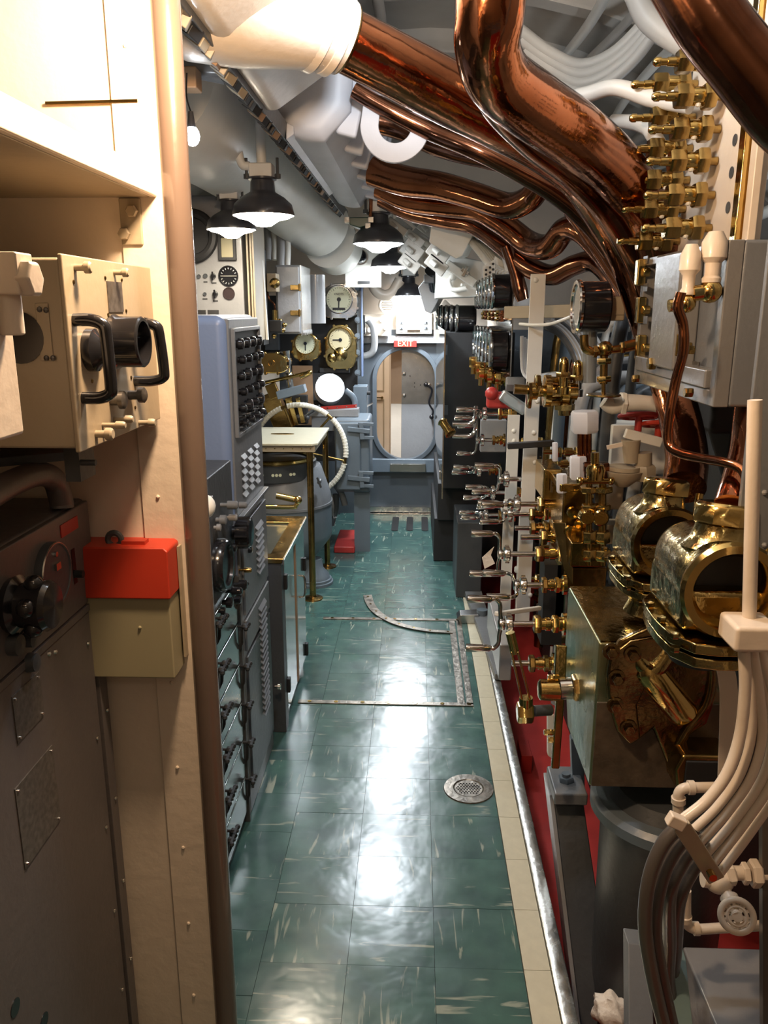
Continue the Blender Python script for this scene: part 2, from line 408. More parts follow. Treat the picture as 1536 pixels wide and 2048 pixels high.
# door leaf in next compartment with recessed panels
d = thing('cupboard_door', 'cream panelled cupboard door seen through the left of the oval hatch', 'door', (-.72, y1-.3, 0))
G().box((-.78, y1-.32, 0), (-.26, y1-.28, 2.0)).build('door_panel', M['cream'], d, bev=.003)
for (z0, z1) in ((.12, .78), (.86, 1.22), (1.28, 1.36)):
    g = G(); x0, x1 = -.5, -.31
    g.ring([V((x0,y1-.33,z0)),V((x1,y1-.33,z0)),V((x1,y1-.33,z1)),V((x0,y1-.33,z1))],[V((x0+.012,y1-.33,z0+.012)),V((x1-.012,y1-.33,z0+.012)),V((x1-.012,y1-.33,z1-.012)),V((x0+.012,y1-.33,z1-.012))],(0,.01,0)); g.build('moulding', M['tan'], d)
g = G().cyl((-.33, y1-.36, .80), (-.33, y1-.32, .80), .012, 10); g.bar((-.33, y1-.36, .80), (-.40, y1-.36, .80), .01, .012); g.build('lever_handle', M['brass'], d)
s = thing('hinged_hatch_door', 'polished steel upper panel over a pale lower panel standing open behind the oval hatch', 'door', (0, YB+.22, 0))
a = pt(803, 700, Y=YB+.25); b_ = pt(885, 808, Y=YB+.25)
mp = pt(803, 808, Y=YB+.25)
G().box((mp.x, YB+.25, mp.z), (b_.x+.06, YB+.27, 1.55)).build('steel_panel', M['steel'], s)
G().box((mp.x, YB+.252, 0), (b_.x+.06, YB+.27, mp.z)).build('lower_panel', M['lgrey'], s)
br = pt(782, 700, Y=YB+.28)
G().box((br.x, YB+.275, mp.z), (mp.x, YB+.28, 1.55)).build('bronze_strip', M['brown'], s)
G().box((br.x, YB+.277, 0), (mp.x, YB+.28, mp.z)).build('lower_strip', M['cream'], s)
for (px, py) in ((808, 748), (808, 791), (858, 770)):
    p = pt(px, py, Y=YB+.25); G().sph(p, .018, 12).build('dimple', M['chrome'], s)
p1, p2 = pt(852, 769, Y=YB+.17), pt(863, 834, Y=YB+.17)
g = G(); g.sph(p1, .02, 12); g.sph(p2, .02, 12); mid = pt(866, 800, Y=YB+.17)
g.tube([p1, pt(864, 780, Y=YB+.17), pt(858, 805, Y=YB+.17), pt(866, 822, Y=YB+.17), p2], .008, 8)
g.cyl(p1, p1+V((0,.09,0)), .008, 8); g.cyl(p2, p2+V((0,.09,0)), .008, 8)
g.build('dog_handle', M['black'], s)
for (px, py) in ((820,752),(829,766),(829,774),(841,770)):
    p = pt(px, py, Y=YB+.25); G().cyl(p-V((0,.003,0)), p, .005, 8).build('screw_hole', M['black'], s)
# step tread below hatch
q = hc.x
g = G(); a, b_ = pt(780, 928, Y=YB-.09), pt(851, 944, Y=YB-.09)
g.box((a.x, YB-.09, b_.z), (b_.x, YB-.085, a.z)); g.box((a.x, YB-.09, a.z-.004), (b_.x, YB, a.z))
tag(g.build('step_plate', M['steel'], bev=.001), 'small brushed steel kick plate under the oval hatch', 'plate')
# EXIT sign
a, b_ = pt(788, 681, Y=YB-.085), pt(833, 694, Y=YB-.085)
ex = thing('exit_sign', 'small red exit sign with gold letters above the oval hatch', 'sign', ((a.x+b_.x)/2, YB-.08, b_.z))
G().box((a.x, YB-.082, b_.z), (b_.x, YB-.07, a.z)).build('sign_board', M['redsign'], ex, bev=.001)
def text_mesh(txt, size, loc, mt, parent, name='lettering', ext=.001, rotx=90, rotz=0, sx=1):
    cu = bpy.data.curves.new(name, 'FONT'); cu.body = txt; cu.size = size; cu.extrude = ext; cu.align_x = 'CENTER'; cu.align_y = 'CENTER'
    o = bpy.data.objects.new(name, cu); COL.objects.link(o)
    dg = bpy.context.evaluated_depsgraph_get(); me = bpy.data.meshes.new_from_object(o.evaluated_get(dg))
    bpy.data.objects.remove(o); me.materials.clear(); me.materials.append(mt)
    o = bpy.data.objects.new(name, me); COL.objects.link(o); o.parent = parent; o.location = V(loc)-WL[parent.name]
    o.rotation_euler = (R(rotx), 0, R(rotz)); o.scale = (sx, 1, 1); WL[o.name] = V(loc); return o
text_mesh('EXIT', .062, ((a.x+b_.x)/2, YB-.084, (a.z+b_.z)/2), M['yellow'], ex, sx=.95)
# white control box above the sign
a, b_ = pt(792, 625, Y=YB-.1), pt(864, 668, Y=YB-.1)
bx = thing('terminal_box', 'cream terminal box with four small switches above the exit sign', 'box', ((a.x+b_.x)/2, YB-.05, b_.z))
G().box((a.x, YB-.1, b_.z), (b_.x, YB, a.z)).build('body', M['cream'], bx, bev=.006)
G().box((a.x+.02, YB-.106, b_.z+.015), (b_.x-.02, YB-.1, a.z-.01)).build('cover', M['white'], bx, bev=.003)
for (px, py) in ((803,645),(803,656),(851,645),(851,656)):
    p = pt(px, py, Y=YB-.107); g = G().box((p.x-.014, YB-.118, p.z-.01), (p.x+.014, YB-.106, p.z+.01)); g.cyl((p.x, YB-.13, p.z), (p.x+.008, YB-.115, p.z+.006), .004, 8); g.build('switch', M['dgrey'], bx)
p = pt(827, 661, Y=YB-.107); G().box((p.x-.05, YB-.112, p.z-.008), (p.x+.05, YB-.106, p.z+.008)).build('name_plate', M['chrome'], bx)
# floor slots
for i, px in enumerate((792, 821, 851)):
    a = pt(px, 1034, Z=.001); b_ = pt(px-3, 1062, Z=.001); wd = .027
    g = G(); A = V(((a.x+b_.x)/2, (a.y+b_.y)/2, 0)); L_ = (a.y-b_.y)/2
    poly = [V((A.x+wd*math.cos(t)*1, A.y+(L_-wd)*(1 if math.sin(t) >= 0 else -1)+wd*math.sin(t), .0015)) for t in [2*math.pi*k/20+.01 for k in range(20)]]
    g.prism(poly, (0, 0, .002)); tag(g.build('floor_slot_plate', M['brown' if i == 9 else 'blackm']), ['left dark slot in the green deck before the hatch', 'middle dark slot in the green deck before the hatch', 'right dark slot in the green deck before the hatch'][i], 'slot', 'dark slots in the deck')
# deck hatch frame flush in tiles
A0 = pt(560, 1402, Z=.003); A1 = pt(946, 1404, Z=.003); A2 = pt(917, 1240, Z=.003); A3 = pt(620, 1240, Z=.003)
dk = thing('deck_hatch', 'flush deck hatch outlined by worn bronze strips in the green tiles', 'hatch', ((A0.x+A1.x)/2, (A0.y+A2.y)/2, 0))
xr = A1.x; xl = -.495; yn = A0.y; yf = A2.y
G().box((xl, yn-.014, 0), (xr, yn+.014, .005)).build('frame_strip', M['worn'], dk, bev=.001)
G().box((xl, yf-.014, 0), (xr, yf+.014, .005)).build('frame_strip', M['worn'], dk, bev=.001)
G().box((xr-.028, yn, 0), (xr, yf, .005)).build('frame_strip', M['worn'], dk, bev=.001)
G().box((xr-.068, yn+.012, 0), (xr-.036, yf, .004)).build('frame_strip', M['worn'], dk, bev=.001)
for i in range(7):
    x = xl+.05+i*.115
    for yy in (yn, yf): G().cyl((x, yy, .004), (x, yy, .0065), .009, 10).build('screw', M['brass'], dk)
# curved guide strip
pts = [(735,1190,.0),(741,1208,0),(756,1226,0),(785,1243,0),(820,1254,0),(860,1261,0),(905,1264,0)]
C_ = smooth_path([pt(x, y, Z=.009) for x, y, _ in pts], 5); g = G(); vs = []; fs = []
for i, p in enumerate(C_):
    t = (C_[min(i+1, len(C_)-1)]-C_[max(0, i-1)]).normalized(); nn = V((-t.y, t.x, 0)); ww = .026*(1-.5*i/len(C_))
    vs += [p-nn*ww+V((0,0,-.004)), p+nn*ww+V((0,0,-.004)), p+nn*ww+V((0,0,.001)), p-nn*ww+V((0,0,.001))]
for i in range(len(C_)-1):
    for q in range(4): qq = (q+1) % 4; fs.append((4*i+q, 4*i+qq, 4*i+4+qq, 4*i+4+q))
g.add(vs, fs); cg = tag(g.build('curved_guide_strip', M['worn']), 'curved worn metal strip let into the green deck', 'strip')
for i in range(1, len(C_)-1, 4):
    p = C_[i]; 
    G().cyl(p, p+V((0,0,.003)), .006, 8).build('screw', M['brass'], cg)
# drain
p = pt(937, 1578, Z=0)
dr = thing('floor_drain', 'round perforated metal drain set in the green deck', 'drain', p)
rd = abs(pt(987, 1578, Z=0).x-p.x)
g = G().lathe(p, (0,0,1), [(0, rd), (.004, rd*.98), (.005, rd*.62), (.002, rd*.58)], 36, caps=False); g.build('flange_ring', M['worn'], dr)
g = G(); n = 0
g.lathe(p, (0,0,1), [(.001, rd*.57), (.003, rd*.56)], 32); g.build('strainer', M['worn'], dr)
for i in range(-4, 5):
    for j in range(-3, 4):
        x = (i+.5*(j % 2))*.0105; y = j*.0095
        if x*x+y*y < (rd*.5)**2: G().cyl(p+V((x, y, .003)), p+V((x, y, .0036)), .0034, 8).build('drain_hole', M['black'], dr)
# ---------------------------------------------------------------- port partition in the foreground
YW = 1.25
xe = pt(391, 620, Y=YW).x; xw = pt(440, 1700, Y=YW).x
wn = structure(G().box((-1.9, YW, -.05), (xe-.035, YW+.03, 2.9)).build('wall_left', M['cream'], loc=(0,YW,0)))
G().box((xe-.105, YW-.004, -.05), (xe-.038, YW, 2.9)).build('edge_strip', M['cream'], wn, bev=.001)
g = G()
for i in range(14): g.sph((xe-.078, YW-.004, .2+i*.165), .0035, 8)
g.build('rivet', M['cream'], wn)['kind'] = 'stuff'
g = G().tube([(xe-.021, YW+.008, -.05), (xe-.021, YW+.008, 2.88)], .0215, 20, k=1)
structure(g.build('trim_4', M['post']), 'round brown painted edge post of the cream partition')
# cupboard / shelf above
S = pt(300, 395, Y=YW); xs = S.x
sh = thing('overhead_shelf', 'cream steel shelf mounted high on the left partition above the equipment', 'shelf', (xs-.5, YW, S.z))
G().box((-1.9, .3, S.z), (xs, YW, S.z+.010)).build('bottom_panel', M['tan'], sh, bev=.002)
a, b_ = pt(92, 207, Y=YW-.003), pt(276, 202, Y=YW-.003)
g = G().bar(a, b_, .004, .006, (0,1,0)); g.build('shelf_slot', M['brass'], wn)
for px in (226, 248): q = pt(px, 139, Y=YW-.001); G().cyl(q, q+V((0,-.001,0)), .0022, 8).build('screw_hole', M['blackm'], wn)
G().box((xs, .3, S.z), (xs+.012, YW, S.z+.035)).build('lower_flange', M['cream'], sh, bev=.003)
a = pt(235, 395, Y=YW-.01); b_ = pt(285, 490, Y=YW-.01)
bk = thing('angle_bracket', 'tan bolted angle bracket under the cream overhead shelf', 'bracket', (a.x, YW-.005, b_.z))
G().box((a.x, YW-.008, b_.z), (b_.x, YW, a.z)).build('plate', M['tan'], bk, bev=.002)
for (px, py) in ((265, 423), (250, 468)):
    p = pt(px, py, Y=YW-.008); G().hexn(p, p+V((0,-.009,0)), .009).build('bolt', M['tan'], bk)
# aft wall and room behind the camera
structure(G().box((-2.5, -1.25, -.45), (2.5, -1.2, 2.96)).build('wall_near', M['tan']))
# ================================================================ PORT SIDE, FOREGROUND EQUIPMENT
def bolt_row(g, pts, ax, r=.004, h=.004, n=8):
    for p in pts: g.cyl(p, V(p)+V(ax)*h, r, n)
# cream receiver box with two black handles
XR = -.40
e = thing('receiver_box', 'cream receiver box with a round black socket, black handles and a name plate', 'equipment box', (XR-.2, 1.1, 1.49))
G().box((-1.0, .93, 1.488), (XR-.006, 1.245, 1.708)).build('case', M['tan'], e, bev=.004)
G().box((XR-.006, .925, 1.484), (XR, 1.235, 1.712)).build('front_panel', M['tan'], e, bev=.002)
def dhandle(p0, p1, out, r, name, mt, parent):
    o = V(out); p0, p1 = V(p0), V(p1)
    g = G().tube([p0, p0+o*.55, p0+o*.92+(p1-p0)*.06, p0+o+(p1-p0)*.2, p0+o+(p1-p0)*.8, p0+o*.92+(p1-p0)*.94, p0*0+p1+o*.55, p1], r, 12)
    return g.build(name, mt, parent)
dhandle(pt(148,640,X=XR), pt(166,796,X=XR), (.036, 0, 0), .0075, 'handle', M['black'], e)
dhandle(pt(252,645,X=XR), pt(270,762,X=XR), (.044, 0, 0), .0075, 'handle', M['black'], e)
p = pt(226, 684, X=XR)
g = G().lathe(p, (1,0,0), [(0,.034),(.004,.036),(.01,.033),(.04,.033),(.042,.031),(.042,.027),(.018,.026),(.018,0)], 28, caps=False)
g.build('round_socket', M['black'], e)
p = pt(178, 700, X=XR); G().lathe(p, (1,0,0), [(0,.026),(.01,.026),(.014,.02),(.022,.012),(.024,0)], 22, caps=False).build('round_cap', M['black'], e)
a, b_ = pt(212, 562, X=XR), pt(246, 624, X=XR)
pl = G().box((XR, a.y, b_.z), (XR+.0015, b_.y, a.z)).build('name_plate', M['plate'], e)
for (px, py, rr) in ((210,556,.003),(243,560,.003),(216,630,.003),(252,622,.003),(147,564,.003),(184,762,.003),(180,670,.004),(262,755,.003),(270,815,.003)):
    q = pt(px, py, X=XR); G().sph(q, rr, 8, (.6,1,1)).build('screw', M['brassd'], e)
for (px, py, l, r) in ((258,790,.024,.011),(222,800,.02,.012),(228,838,.026,.005),(205,850,.03,.005),(192,868,.022,.008),(278,845,.024,.006),(150,535,.02,.007),(228,545,.02,.006)):
    q = pt(px, py, X=XR); g = G().cyl(q, q+V((l*.6,0,0)), r*.6, 10); g.lathe(q+V((l*.6,0,0)), (1,0,0), [(0,r),(l*.3,r),(l*.4,r*.7)], 12); g.build('thumbscrew', M['plate' if r > .009 else 'tan'], e)
p = pt(38, 675, Y=.929); g = G().lathe(p, (0,-1,0), [(0,.030),(.002,.030),(.002,.0)], 28, caps=False); g.build('round_port', M['black'], e)
a, b_ = pt(70, 606, Y=.929), pt(108, 722, Y=.929)
G().box((a.x, .9275, b_.z), (b_.x, .93, a.z)).build('port_plate', M['tan'], e, bev=.001)
for (px, py) in ((79,619),(92,620),(93,716),(106,716)): q = pt(px, py, Y=.927); G().sph(q, .0035, 8).build('screw', M['plate'], e)
# nearer cream box at the left margin
a, b_ = pt(38, 600, Y=.70), pt(60, 868, Y=.70)
e = thing('junction_box', 'cream box at the left margin with a clamp knob on top', 'equipment box', ((a.x-.1), .7, b_.z))
G().box((-.85, .62, b_.z), (b_.x-.004, .70, a.z)).build('case', M['cream'], e, bev=.004)
G().box((-.85, .61, b_.z-.004), (b_.x-.001, .62, a.z)).build('cover', M['cream'], e, bev=.002)
q = pt(12, 548, Y=.68); g = G().cbox(q, (.034,.03,.034)); g.hexn(q+V((.012,0,-.004)), q+V((.026,0,-.004)), .016); g.cyl(q-V((0,0,.05)), q, .01, 12); g.build('clamp_knob', M['cream'], e, bev=.002)
# cable tray brackets under boxes
p0, p1 = pt(0, 915, Y=1.0), pt(150, 900, Y=1.16)
e = tag(G().bar(p0+V((-.3,-.2,0)), p1, .10, .012).build('shelf_plate', M['dgrey']), 'dark shelf plate beneath the cream receiver box', 'shelf')
# grey lower cabinet with dials
XC = -.525
zt = pt(172, 1000, X=XC).z; yt = pt(172, 1000, X=XC).y
e = thing('control_cabinet', 'grey control cabinet at the left margin with round dial, black knob and dark plates', 'cabinet', (XC-.2, .9, -.0))
G().box((-1.2, .15, 0), (XC-.01, 1.235, zt)).build('case', M['cab'], e, bev=.006)
zs = pt(195, 1192, X=XC).z
G().box((XC-.01, .2, zs+.003), (XC, 1.225, zt-.002)).build('upper_panel', M['cab'], e, bev=.002)
G().box((XC-.01, .2, .05), (XC, 1.19, zs-.012)).build('door', M['cab'], e, bev=.002)
G().box((XC-.01, .2, zs-.010), (XC+.002, 1.225, zs+.001)).build('seam_strip', M['cab'], e, bev=.001)
G().box((XC-.01, 1.195, .05), (XC+.004, 1.225, zs-.012)).build('corner_strip', M['cab'], e, bev=.001)
def ptab(px, py): return pt(px, py, X=XC)
p = ptab(98, 1148)
g = G().lathe(p, (1,0,0), [(0,.047),(.012,.047),(.014,.045),(.014,.043),(.012,.042),(.012,0)], 36, caps=False); g.build('dial', M['dgrey'], e)
g = G().torus(p+V((.012,0,0)), (1,0,0), .045, .002, 36, 6); g.build('dial_rim', M['alum'], e)
g = G(); bolt_row(g, [p+V((.012, .012*math.cos(t), .03*math.sin(t)+.0)) for t in (1.57,)], (1,0,0), .004, .003); g.cbox(p+V((.014,0,.012)), (.004,.014,.01)); g.build('pointer', M['alum'], e)
p = ptab(22, 1210)
g = G().lathe(p, (1,0,0), [(0,.036),(.01,.04),(.016,.03),(.03,.030),(.05,.034),(.056,.03),(.058,0)], 20, caps=False)
for k in range(5): t = 2*math.pi*k/5+.4; g.sph(p+V((.035, .03*math.cos(t), .03*math.sin(t))), .013, 10)
g.build('lobed_knob', M['black'], e)
p = ptab(60, 1215); G().lathe(p, (1,0,0), [(0,.022),(.024,.024),(.028,.02),(.029,0)], 20, caps=False).build('selector_knob', M['black'], e)
for (px, py, r) in ((20, 1290, .014), (48, 1280, .010)): p = ptab(px, py); G().lathe(p, (1,0,0), [(0,r),(.014,r),(.016,0)], 16, caps=False).build('push_button', M['dgrey'], e)
a, b_ = ptab(119, 1050), ptab(156, 1063); G().box((XC, a.y, pt(138,1066,X=XC).z), (XC+.0015, b_.y, pt(138,1040,X=XC).z)).build('warning_label', M['redsign'], e)
a, b_ = ptab(141, 1100), ptab(147, 1170); G().box((XC, a.y, b_.z), (XC+.001, a.y+.012, a.z)).build('slot', M['black'], e)
p = ptab(149, 1148); G().cyl(p, p+V((.014,0,0)), .006, 10).build('slot_lever', M['blackm'], e)
for (x0, y0, x1, y1) in ((28, 1440, 82, 1388), (38, 1655, 112, 1570)):
    a, b_ = ptab(x0, y0), ptab(x1, y1); h = .034 if x0 == 28 else .062
    zc = (a.z+b_.z)/2
    p_ = G().box((XC, a.y, zc-h), (XC+.0015, b_.y, zc+h)).build('data_plate', M['plate'], e)
    for yy in (a.y+.006, b_.y-.006):
        for zz in (zc-h+.006, zc+h-.006): G().sph((XC+.002, yy, zz), .0025, 6).build('screw', M['alum'], p_)
g = G()
for k in range(7): g.sph((XC+.001, 1.172, zs-.06-.17*k), .0035, 8); g.sph((XC+.005, 1.212, zs-.03-.17*k), .0035, 8)
g.build('rivet', M['alum'], e)['kind'] = 'stuff'
for (px, py) in ((30,2015),(88,2042)): p = ptab(px, py); G().cyl(p, p+V((.001,0,0)), .012, 14).build('cable_hole', M['black'], e)
for (px, py) in ((97, 1307), (110, 1303)): p = ptab(px, py); G().sph(p, .004, 8).build('bolt', M['alum'], e)
p = ptab(57, 1325); G().lathe(p, (1,0,0), [(0,.014),(.012,.012),(.013,0)], 12, caps=False).build('button', M['dgrey'], e)
# thick grey grab rail over the cabinet
P0 = [pt(-60, 1015, Y=.88), pt(20, 968, Y=1.0), pt(75, 948, Y=1.08), pt(108, 960, Y=1.14), pt(122, 1000, Y=1.16)]; P0.append(V((P0[-1].x, P0[-1].y, zt+.002)))
tag(G().tube(P0, .0175, 18).build('grab_rail', M['cab']), 'thick grey bent grab rail rising from the control cabinet top', 'rail')
# red topped green box
YF = 1.186; xr = pt(347, 1300, Y=YF).x
z0 = pt(340, 1360, Y=YF).z; z1 = pt(335, 1199, Y=YF).z; z2 = pt(335, 1098, Y=YF).z
e = thing('battle_lantern_box', 'olive steel box with a bright red lid hanging on the cream partition', 'box', (xr-.1, YW, z0))
G().box((xr-.175, YF+.004, z0), (xr-.002, YW, z1+.03)).build('body', M['olive'], e, bev=.003)
G().prism([(xr-.178, YF-.002, z1), (xr+.001, YF-.002, z1), (xr+.001, YF-.002, z2-.004), (xr-.006, YF+.004, z2), (xr-.178, YF+.004, z2)], (0, YW-YF, 0)).build('lid', M['red'], e, bev=.003)
q = pt(272, 1090, Y=YF+.03); G().bar((q.x-.02, q.y, z2+.003), (q.x+.018, q.y, z2+.003), .02, .006).build('lid_hinge', M['red'], e)
q = pt(229, 1078, Y=YF+.03); G().torus((q.x, q.y, z2+.006), (0,1,0), .011, .005, 16, 8).build('lifting_ring', M['dgrey'], e)
q = pt(280, 1255, Y=YF+.004); G().sph(q, .003, 8).build('screw', M['olive'], e)
G().box((xr+.002, YW-.018, z0+.02), (xr+.006, YW, z2-.01)).build('side_strap', M['tan'], e)
# small connector under receiver box
p = pt(162, 925, X=-.44); g = G().cyl(p, p+V((.02,0,0)), .004, 10); g.cbox(p+V((-.01,.02,-.0)), (.02,.05,.05)); 
tag(g.build('indicator_unit', M['dgrey']), 'small dark indicator unit hanging below the receiver box', 'indicator')
# ================================================================ NEAR RACK with drawers
XK = -.54
e = thing('drawer_rack', 'low dark steel rack of glossy drawers with wing clamps beside the walkway', 'rack', (XK-.25, 1.9, 0))
ZD = .86
G().box((-1.1, 1.33, 0), (XK-.012, 2.30, ZD)).build('case', M['dgrey'], e, bev=.004)
nr, ys = 6, [1.36, 1.68, 1.99, 2.295]
cl = None
for c in range(3):
    for r in range(nr):
        za = .05+r*(ZD-.06)/nr; zb = za+(ZD-.06)/nr-.008
        dr_ = G().box((XK-.014, ys[c]+.008, za), (XK, ys[c+1]-.008, zb)).build('drawer', M['sheet'], e, bev=.003)
        for yy in (ys[c]+.02, ys[c+1]-.02):
            if cl is None:
                g = G(); o_ = V((XK, yy, zb-.006)); c0 = o_
                g.cyl(o_, o_+V((.035,0,0)), .004, 8); g.hexn(o_+V((.014,0,0)), o_+V((.024,0,0)), .009)
                g.bar(o_+V((.027,-.020,0)), o_+V((.027,.020,0)), .007, .012); g.sph(o_+V((.028,-.020,0)), .008, 8); g.sph(o_+V((.028,.020,0)), .008, 8)
                g.bar(o_+V((.010,0,-.055)), o_+V((.012,0,0)), .006, .008); g.bar(o_+V((.001,0,-.075)), o_+V((.010,0,-.055)), .006, .008)
                cl = g.build('wing_clamp', M['blackm'], dr_); cl0 = c0
            else:
                k = cl.copy(); COL.objects.link(k); k.parent = dr_; k.location = V((XK, yy, zb-.006))-cl0
for y in ys: G().box((XK-.014, y-.006, .0), (XK+.006, y+.006, ZD)).build('post', M['dgrey'], e, bev=.002)
# upper instrument face of near rack
e = thing('instrument_panel_rack', 'dark instrument panel with a black rimmed dial and black knobs above the drawer rack', 'rack', (XK-.2, 1.8, ZD+.002))
ZU = 1.22
G().box((-1.0, 1.33, ZD+.002), (XK-.004, 2.30, ZU)).build('case', M['dgrey'], e, bev=.004)
p = pt(436, 1130, X=XK)
g = G().lathe(p, (1,0,0), [(0,.075),(.02,.075),(.03,.068),(.03,.058),(.022,.055),(.022,0)], 32, caps=False); g.build('meter_bezel', M['black'], e)
p = pt(466, 1065, X=XK)
g = G().lathe(p, (1,0,0), [(0,.022),(.012,.022),(.014,.044),(.05,.046),(.055,.04),(.056,0)], 24, caps=False); g.build('tuning_knob', M['black'], e)
for k in range(8):
    t = 2*math.pi*k/8; G().cyl(p+V((.014, .045*math.cos(t), .045*math.sin(t))), p+V((.052, .045*math.cos(t), .045*math.sin(t))), .005, 8).build('knob_rib', M['black'], e)
for (px, py, r, l, mt) in ((441,1010,.012,.05,'grey'),(468,1010,.010,.04,'grey'),(432,1040,.014,.03,'grey'),(447,1035,.010,.04,'lgrey'),(428,1055,.01,.02,'lgrey'),(492,1100,.01,.02,'black'),
                           (450,1182,.012,.05,'black'),(468,1170,.016,.04,'black'),(478,1140,.008,.04,'brassd'),(445,1205,.016,.03,'black'),(462,1200,.012,.03,'black'),(437,1222,.012,.02,'black'),(460,1095,.012,.02,'black')):
    p = pt(px, py, X=XK); g = G().cyl(p, p+V((l*.5,0,0)), r*.5, 10); g.lathe(p+V((l*.4,0,0)), (1,0,0), [(0,r),(l*.5,r),(l*.6,r*.6)], 14); g.build('knob', M[mt], e)
a = pt(462, 965, X=XK+.04)
g = G().box((-.95, 1.4, a.z-.012), (XK+.03, 1.95, a.z)); tag(g.build('shelf_tray', M['lgrey'], bev=.003), 'small pale grey shelf tray above the instrument panel', 'shelf')
q = pt(421, 985, Y=1.75); tag(G().sph((q.x-.02, 1.75, a.z+.02), .03, 16).build('white_ball_knob', M['white']), 'white rounded knob resting on the pale shelf tray', 'knob')
# ================================================================ TALL RACK
e = thing('tall_radio_rack', 'tall grey rack with rounded corner, cool lamp light painted blue into its case, black knob panel and louvred doors', 'rack', (-.8, 2.55, 0))
G().box((-1.15, 2.31, 0), (XK-.006, 2.78, 1.635)).build('case', M['blue'], e, bev=.028, seg=4)
def pk(px, py): return pt(px, py, X=XK)
G().box((XK-.016, 2.335, .0), (XK+.0, 2.775, 1.625)).build('front_frame', M['grey'], e, bev=.004)
ka, kb = 2.365, 2.74
zk1 = pt(485, 662, X=XK).z; zk0 = pt(490, 856, X=XK).z
g = G().box((XK, ka, zk0), (XK+.002, kb, zk1)); kp = g.build('knob_panel', M['blackm'], e)
g = G(); g.box((XK, ka-.012, zk0-.01), (XK+.012, ka, zk1+.01)); g.box((XK, kb, zk0-.01), (XK+.012, kb+.012, zk1+.01)); g.box((XK, ka, zk1), (XK+.012, kb, zk1+.012)); g.box((XK, ka, zk0-.012), (XK+.012, kb, zk0)); g.build('panel_bezel', M['grey'], e, bev=.002)
for r in range(6):
    for c in range(4):
        y = ka+.045+c*.095+(.02 if r % 2 else 0); z = zk1-.035-r*(zk1-zk0-.06)/5
        big = (r in (2, 4) and c in (1, 3))
        rr = .020 if big else .013 if r else .017
        g = G().lathe((XK+.002, y, z), (1,0,0), [(0,rr*.7),(.006,rr*.7),(.008,rr),(.022,rr*.92),(.026,rr*.5),(.026,0)], 16, caps=False)
        g.build('knob', M['black'], kp)
for r in range(2):
    for c in range(5): 
        p = V((XK+.002, ka+.04+c*.07, zk0+.016+.03*r)); G().cyl(p, p+V((.022,0,.004)), .0035, 8).build('toggle_switch', M['chrome'], kp)
def louvre(parent, y0, z0, w_, n, dz, mt):
    g = G()
    for i in range(n):
        z = z0-i*dz; g.prism([(XK, y0, z), (XK, y0+w_, z), (XK+.009, y0+w_-.004, z-dz*.45), (XK+.009, y0+.004, z-dz*.45), ], (0,0,-.004)); g.prism([(XK, y0, z), (XK+.009, y0+.004, z-dz*.45), (XK, y0, z-dz*.55)], (0,.003,0))
    for s in g.f: pass
    return g
for (y0, n0) in ((2.42, 6), (2.52, 6), (2.62, 6)):
    for i in range(n0):
        z = pt(490, 905, X=XK).z-i*.024
        G().prism([(XK, y0, z), (XK, y0+.06, z), (XK+.01, y0+.055, z-.012), (XK+.01, y0+.005, z-.012)], (0,0,-.003)).build('louvre', M['mult'], e)
for (za, zb) in ((1.085, 1.20), (.74, .80)): pass
zr = pt(500, 1012, X=XK).z
G().box((XK, 2.34, zr), (XK+.018, 2.77, zr+.012)).build('ledge', M['grey'], e, bev=.002)
zq = pt(520, 1185, X=XK).z
G().box((XK, 2.36, zq+.02), (XK+.008, 2.755, zr-.03)).build('upper_door', M['grey'], e, bev=.002)
G().box((XK, 2.36, .58), (XK+.008, 2.755, zq)).build('middle_door', M['grey'], e, bev=.002)
G().box((XK, 2.36, .08), (XK+.008, 2.755, .56)).build('lower_door', M['dgrey'], e, bev=.002)
for (zc, n0) in ((zr-.08, 8), (zq-.03, 14), (.50, 12)):
    for i in range(n0):
        z = zc-i*.022
        G().prism([(XK+.008, 2.55, z), (XK+.008, 2.66, z), (XK+.018, 2.655, z-.012), (XK+.018, 2.555, z-.012)], (0,0,-.003)).build('louvre', M['mult'], e)
p = pt(549, 1373, X=XK+.01); G().lathe(p, (1,0,0), [(0,.006),(.012,.006),(.014,.013),(.024,.012),(.026,0)], 14, caps=False).build('door_knob', M['chrome'], e)
# ================================================================ STEEL SINK CABINET
XS = -.505
e = thing('sink_cabinet', 'low stainless cabinet with a worn brass sink top beyond the radio rack', 'cabinet', (XS-.3, 3.15, 0))
zt = .735; ya, yb = 2.88, 3.5
G().box((-1.2, ya, .0), (XS-.02, yb, zt-.01)).build('case', M['sheet'], e, bev=.003)
G().box((-1.19, ya-.012, .0), (XS, ya+.05, zt-.008)).build('end_frame', M['dgrey'], e, bev=.003)
G().box((XS-.02, ya+.055, .06), (XS, 3.19, zt-.03)).build('door', M['sheet'], e, bev=.003)
G().box((XS-.02, 3.235, .06), (XS, yb-.01, zt-.03)).build('door', M['sheet'], e, bev=.003)
G().box((XS-.015, 3.195, .06), (XS+.003, 3.232, zt-.03)).build('centre_post', M['brown'], e, bev=.003)
g = G().ring([V((-1.2,ya-.02,zt)),V((XS+.012,ya-.02,zt)),V((XS+.012,yb+.01,zt)),V((-1.2,yb+.01,zt))],[V((-1.12,ya+.05,zt)),V((XS-.05,ya+.05,zt)),V((XS-.05,yb-.1,zt)),V((-1.12,yb-.1,zt))],(0,0,-.02)); g.build('worktop', M['brassd'], e, bev=.004)
g = G().box((-1.12, ya+.05, zt-.075), (XS-.05, yb-.1, zt-.07)); g.lathe((-.78, 3.15, zt-.07), (0,0,1), [(0,.03),(.002,.03)], 20); g.build('basin', M['brassd'], e)
